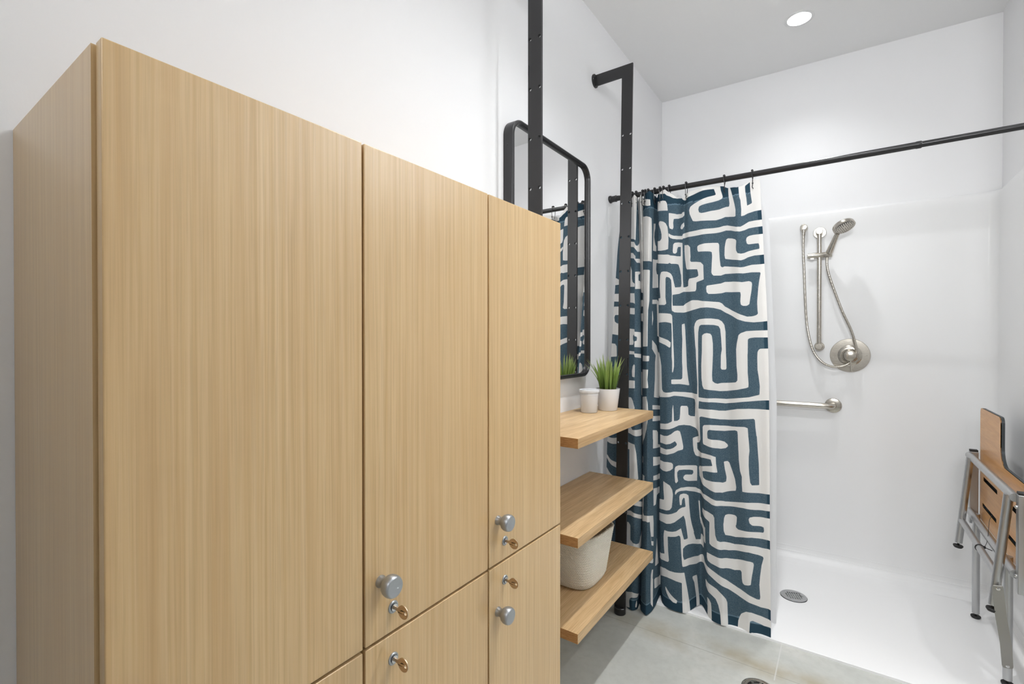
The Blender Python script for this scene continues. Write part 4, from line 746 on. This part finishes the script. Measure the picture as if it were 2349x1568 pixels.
for y0, n_ in ((2.8300, 0), (2.1220, 1)):
    rl = obj('seat_rail', box(NB(), RX0, RX1, y0, y0 + .028, .402, .7125), ALU, t, None, bevel=.002)
    obj('end_plug', box(NB(), RX0 + .001, RX1 - .001, y0 + .001, y0 + .027, .7110, .7205), RUBBER, rl, None, bevel=.0015, label='black plastic end plug')
    for z in (.672, .455): obj('bolt_head', ball(NB(), (RX0 - .001, y0 + .014, z), .0055, 12), CHROME, rl)
obj('cross_tube', cyl(NB(), (.444, 2.150, .697), (.444, 2.832, .697), .0135, seg=24), ALU, t)
obj('cross_tube', cyl(NB(), (.446, 2.150, .455), (.446, 2.832, .455), .0135, seg=24), ALU, t)
def foot(p, d, leg):
    d = Vector(d).normalized(); p = Vector(p)
    bm = lathe(NB(), [(-.002, .004), (.010, .004), (.0101, .0155), (.012, .0168), (.016, .0165), (.0215, .0125), (.022, 0)], p, d, 24)
    obj('rubber_foot', bm, RUBBER, leg)
for y in (2.752, 2.172):                     # legs hanging from the upper tube
    a = Vector((.434, y, .700)); b = Vector((.399, y - .004, .335)); leg = obj('leg', cyl(NB(), a, b, .0125, seg=22), ALU, t); foot(b, b - a, leg)
for y, zt_ in ((2.800, .455), (2.315, .455)):# legs standing on the pan
    a = Vector((.462, y, zt_)); b = Vector((.462, y, .0305)); leg = obj('leg', cyl(NB(), a, b, .0125, seg=22), ALU, t); foot(b, b - a, leg)
obj('leg_brace', cyl(NB(), (.409, 2.165, .432), (.409, 2.758, .432), .0115, seg=22), ALU, t)
a = Vector((.406, 2.149, .398)); b = Vector((.459, 2.299, .085)); d = (b - a).normalized(); side = d.cross(Vector((0, 1, 0))).normalized(); nrm = side.cross(d).normalized()
mid = a + (b - a) * .66 + Vector((-.001, -.022, 0))
bm = NB()
prev = None
m1 = Vector((.4135, 2.1535, .315))
for q_, hw in ((a - d * .012, .010), (a - d * .008, .0125), (a, .0132), (m1, .0135), (mid, .0140), (b, .0140), (b + d * .008, .0125), (b + d * .011, .009)):
    ring_ = [bm.verts.new(q_ + side * hw * s1 + nrm * .0015 * s2) for s1, s2 in ((1, 1), (-1, 1), (-1, -1), (1, -1))]
    if prev:
        for k in range(4): bm.faces.new((prev[k], prev[(k+1) % 4], ring_[(k+1) % 4], ring_[k]))
    else: bm.faces.new(ring_[::-1])
    prev = ring_
bm.faces.new(prev)
st_ = obj('brace_strap', bm, STRAP, t, 30, label='flat metal strap')
for p in (a, b): obj('rivet', lathe(NB(), [(0, .0058), (.0015, .0055), (.0028, .003), (.003, 0)], p + Vector((0, -.0015, 0)), (0, -1, 0), 16), CHROME, st_)
# mounting bracket to the wall
for y in (2.30, 2.70): obj('wall_bracket', box(NB(), SX + .0195, XR - .0182, y, y + .03, .44, .48), ALU, t, None, bevel=.001)
bm = NB(); c1 = (.409, 2.42, .432)
tube(bm, [(c1[0] + .0128 * math.cos(R(a_)), c1[1] + .002 * math.sin(R(a_)), c1[2] + .0128 * math.sin(R(a_))) for a_ in range(0, 360, 20)], .0013, 6, closed=True)
tube(bm, smoothpath([(.421, 2.42, .437), (.432, 2.44, .455), (.446, 2.50, .478), (.458, 2.555, .500), (.470, 2.575, .522)], 5), .0008, 6)
tube(bm, [(.420, 2.42, .438), (.436, 2.388, .440)], .0014, 6); box(bm, .4185, .4245, 2.416, 2.424, .434, .441)
tag(obj('cable_tie', bm, RUBBER, None), 'thin black cable tie looped round the leg brace of the shower seat', 'cable tie')

# ------------------------------------------------------------------ things on the shelves
t = thing('potted_grass', 'short green artificial grass in a plain white pot on the top shelf', 'plant', (-.822, 1.888, .90))
pc = Vector((-.822, 1.888, .9003)); 
obj('pot', lathe(NB(), [(0, .0), (.0, .037), (.002, .039), (.088, .0500), (.091, .0503), (.0912, .0485), (.088, .0475), (.078, .0465), (.078, 0)], pc, (0, 0, 1), 56, False), CERAM, t, 50)
obj('soil', lathe(NB(), [(.0785, .0), (.0825, .012), (.081, .030), (.079, .0462), (.0783, .0462)], pc, (0, 0, 1), 40, False), SOIL, t, 60)
bm = NB()
def blade(bm, x, y, h, dx, dy, wd, curl):
    n = 9; a = random.random() * 6.28; side = Vector((math.cos(a), math.sin(a), 0)); prev = None
    for i in range(n + 1):
        q_ = i / n; c = Vector((x + dx * q_ ** 1.6, y + dy * q_ ** 1.6, .980 + h * q_ - curl * q_ ** 3))
        wq = wd * (.55 + .9 * q_ if q_ < .4 else .91 * (1 - ((q_ - .4) / .6) ** 1.7)) + .0002
        up = Vector((-side.y, side.x, 0)) * wq * .35
        tr_ = [bm.verts.new(c - side * wq), bm.verts.new(c + up), bm.verts.new(c + side * wq)]
        if prev:
            for k in range(2): bm.faces.new((prev[k], prev[k+1], tr_[k+1], tr_[k]))
        prev = tr_
for k in range(74):
    r_ = .036 * math.sqrt(random.random()); a = random.random() * 6.283; x = pc.x + r_ * math.cos(a); y = pc.y + r_ * math.sin(a)
    o_ = r_ / .036; sp_ = (.008 + .030 * o_ * random.random()); aa = a + (random.random() - .5) * 1.2
    blade(bm, x, y, .108 + .055 * random.random(), sp_ * math.cos(aa), sp_ * math.sin(aa), .0038 + .0018 * random.random(), .012 * random.random())
for dx, dy, h in ((-.050, -.045, .145), (-.062, -.030, .125), (-.040, -.060, .15), (.045, .02, .15), (.050, -.02, .14)):
    blade(bm, pc.x + dx * .4, pc.y + dy * .4, h, dx, dy, .0028, .012)
o = obj('grass_blades', bm, GRASS, t, 60)
pc = Vector((-.860, 1.786, .9003))
t = thing('plastic_tub', 'frosted white lidded plastic tub in front of the potted grass', 'container', pc)
obj('tub', lathe(NB(), [(0, 0), (0, .0315), (.002, .0335), (.070, .0370), (.0705, .0378), (.078, .0380), (.079, .0372), (.086, .0375)], pc, (0, 0, 1), 48), PLAST, t, 50)
obj('lid', lathe(NB(), [(.0825, .0375), (.083, .0415), (.090, .0422), (.0925, .0415), (.0930, .0395), (.0912, .0380), (.0905, .032), (.0912, .030), (.0912, 0)], pc, (0, 0, 1), 48), PLAST, t, 50)

def sup(a, hx_, hy_, n=3.4):
    c, s = math.cos(a), math.sin(a); return (hx_ * abs(c) ** (2 / n) * (1 if c > 0 else -1), hy_ * abs(s) ** (2 / n) * (1 if s > 0 else -1))
zs = .3105; N = 96; levels = []
def blayer(q_, inner=0.):
    """cross-section of the basket at height fraction q_"""
    grow = min(1, (q_ / .12)) ** .5 if q_ < .12 else 1
    hx_ = (.098 + .014 * q_) * (.86 + .14 * grow) - inner; hy_ = (.100 + .050 * q_) * (.86 + .14 * grow) - inner
    return -.829 + .004 * q_, 1.603 + .012 * q_, hx_, hy_
bm = NB(); rings = []; nl = 21
for i in range(nl * 8 + 1):
    q_ = i / (nl * 8); cx_, cy_, a1, b1 = blayer(q_); rp = .0022 * abs(math.sin(i * math.pi / 8)) ** .7
    rings.append([bm.verts.new((cx_ + sup(a, a1 + rp, b1 + rp)[0], cy_ + sup(a, a1 + rp, b1 + rp)[1], zs + .198 * q_ + .012 * q_ * (math.cos(2 * a + .7) - 1.5 * max(0, math.cos(a))) * q_)) for a in (2*math.pi*k/N for k in range(N))])
for i in range(40, -1, -2):
    q_ = i / 40 * .985 + .01; cx_, cy_, a1, b1 = blayer(q_, .006)
    rings.append([bm.verts.new((cx_ + sup(a, a1, b1)[0], cy_ + sup(a, a1, b1)[1], zs + .198 * q_ + .005 * (1 - q_) + .012 * q_ * (math.cos(2 * a + .7) - 1.5 * max(0, math.cos(a))) * q_)) for a in (2*math.pi*k/N for k in range(N))])
for a, b in zip(rings, rings[1:]):
    for k in range(N): bm.faces.new((a[k], a[(k+1) % N], b[(k+1) % N], b[k]))
bm.faces.new(rings[0][::-1]); bm.faces.new(rings[-1])
tag(obj('rope_basket', bm, ROPE, None, 60), 'cream coiled rope basket on the bottom shelf', 'basket')
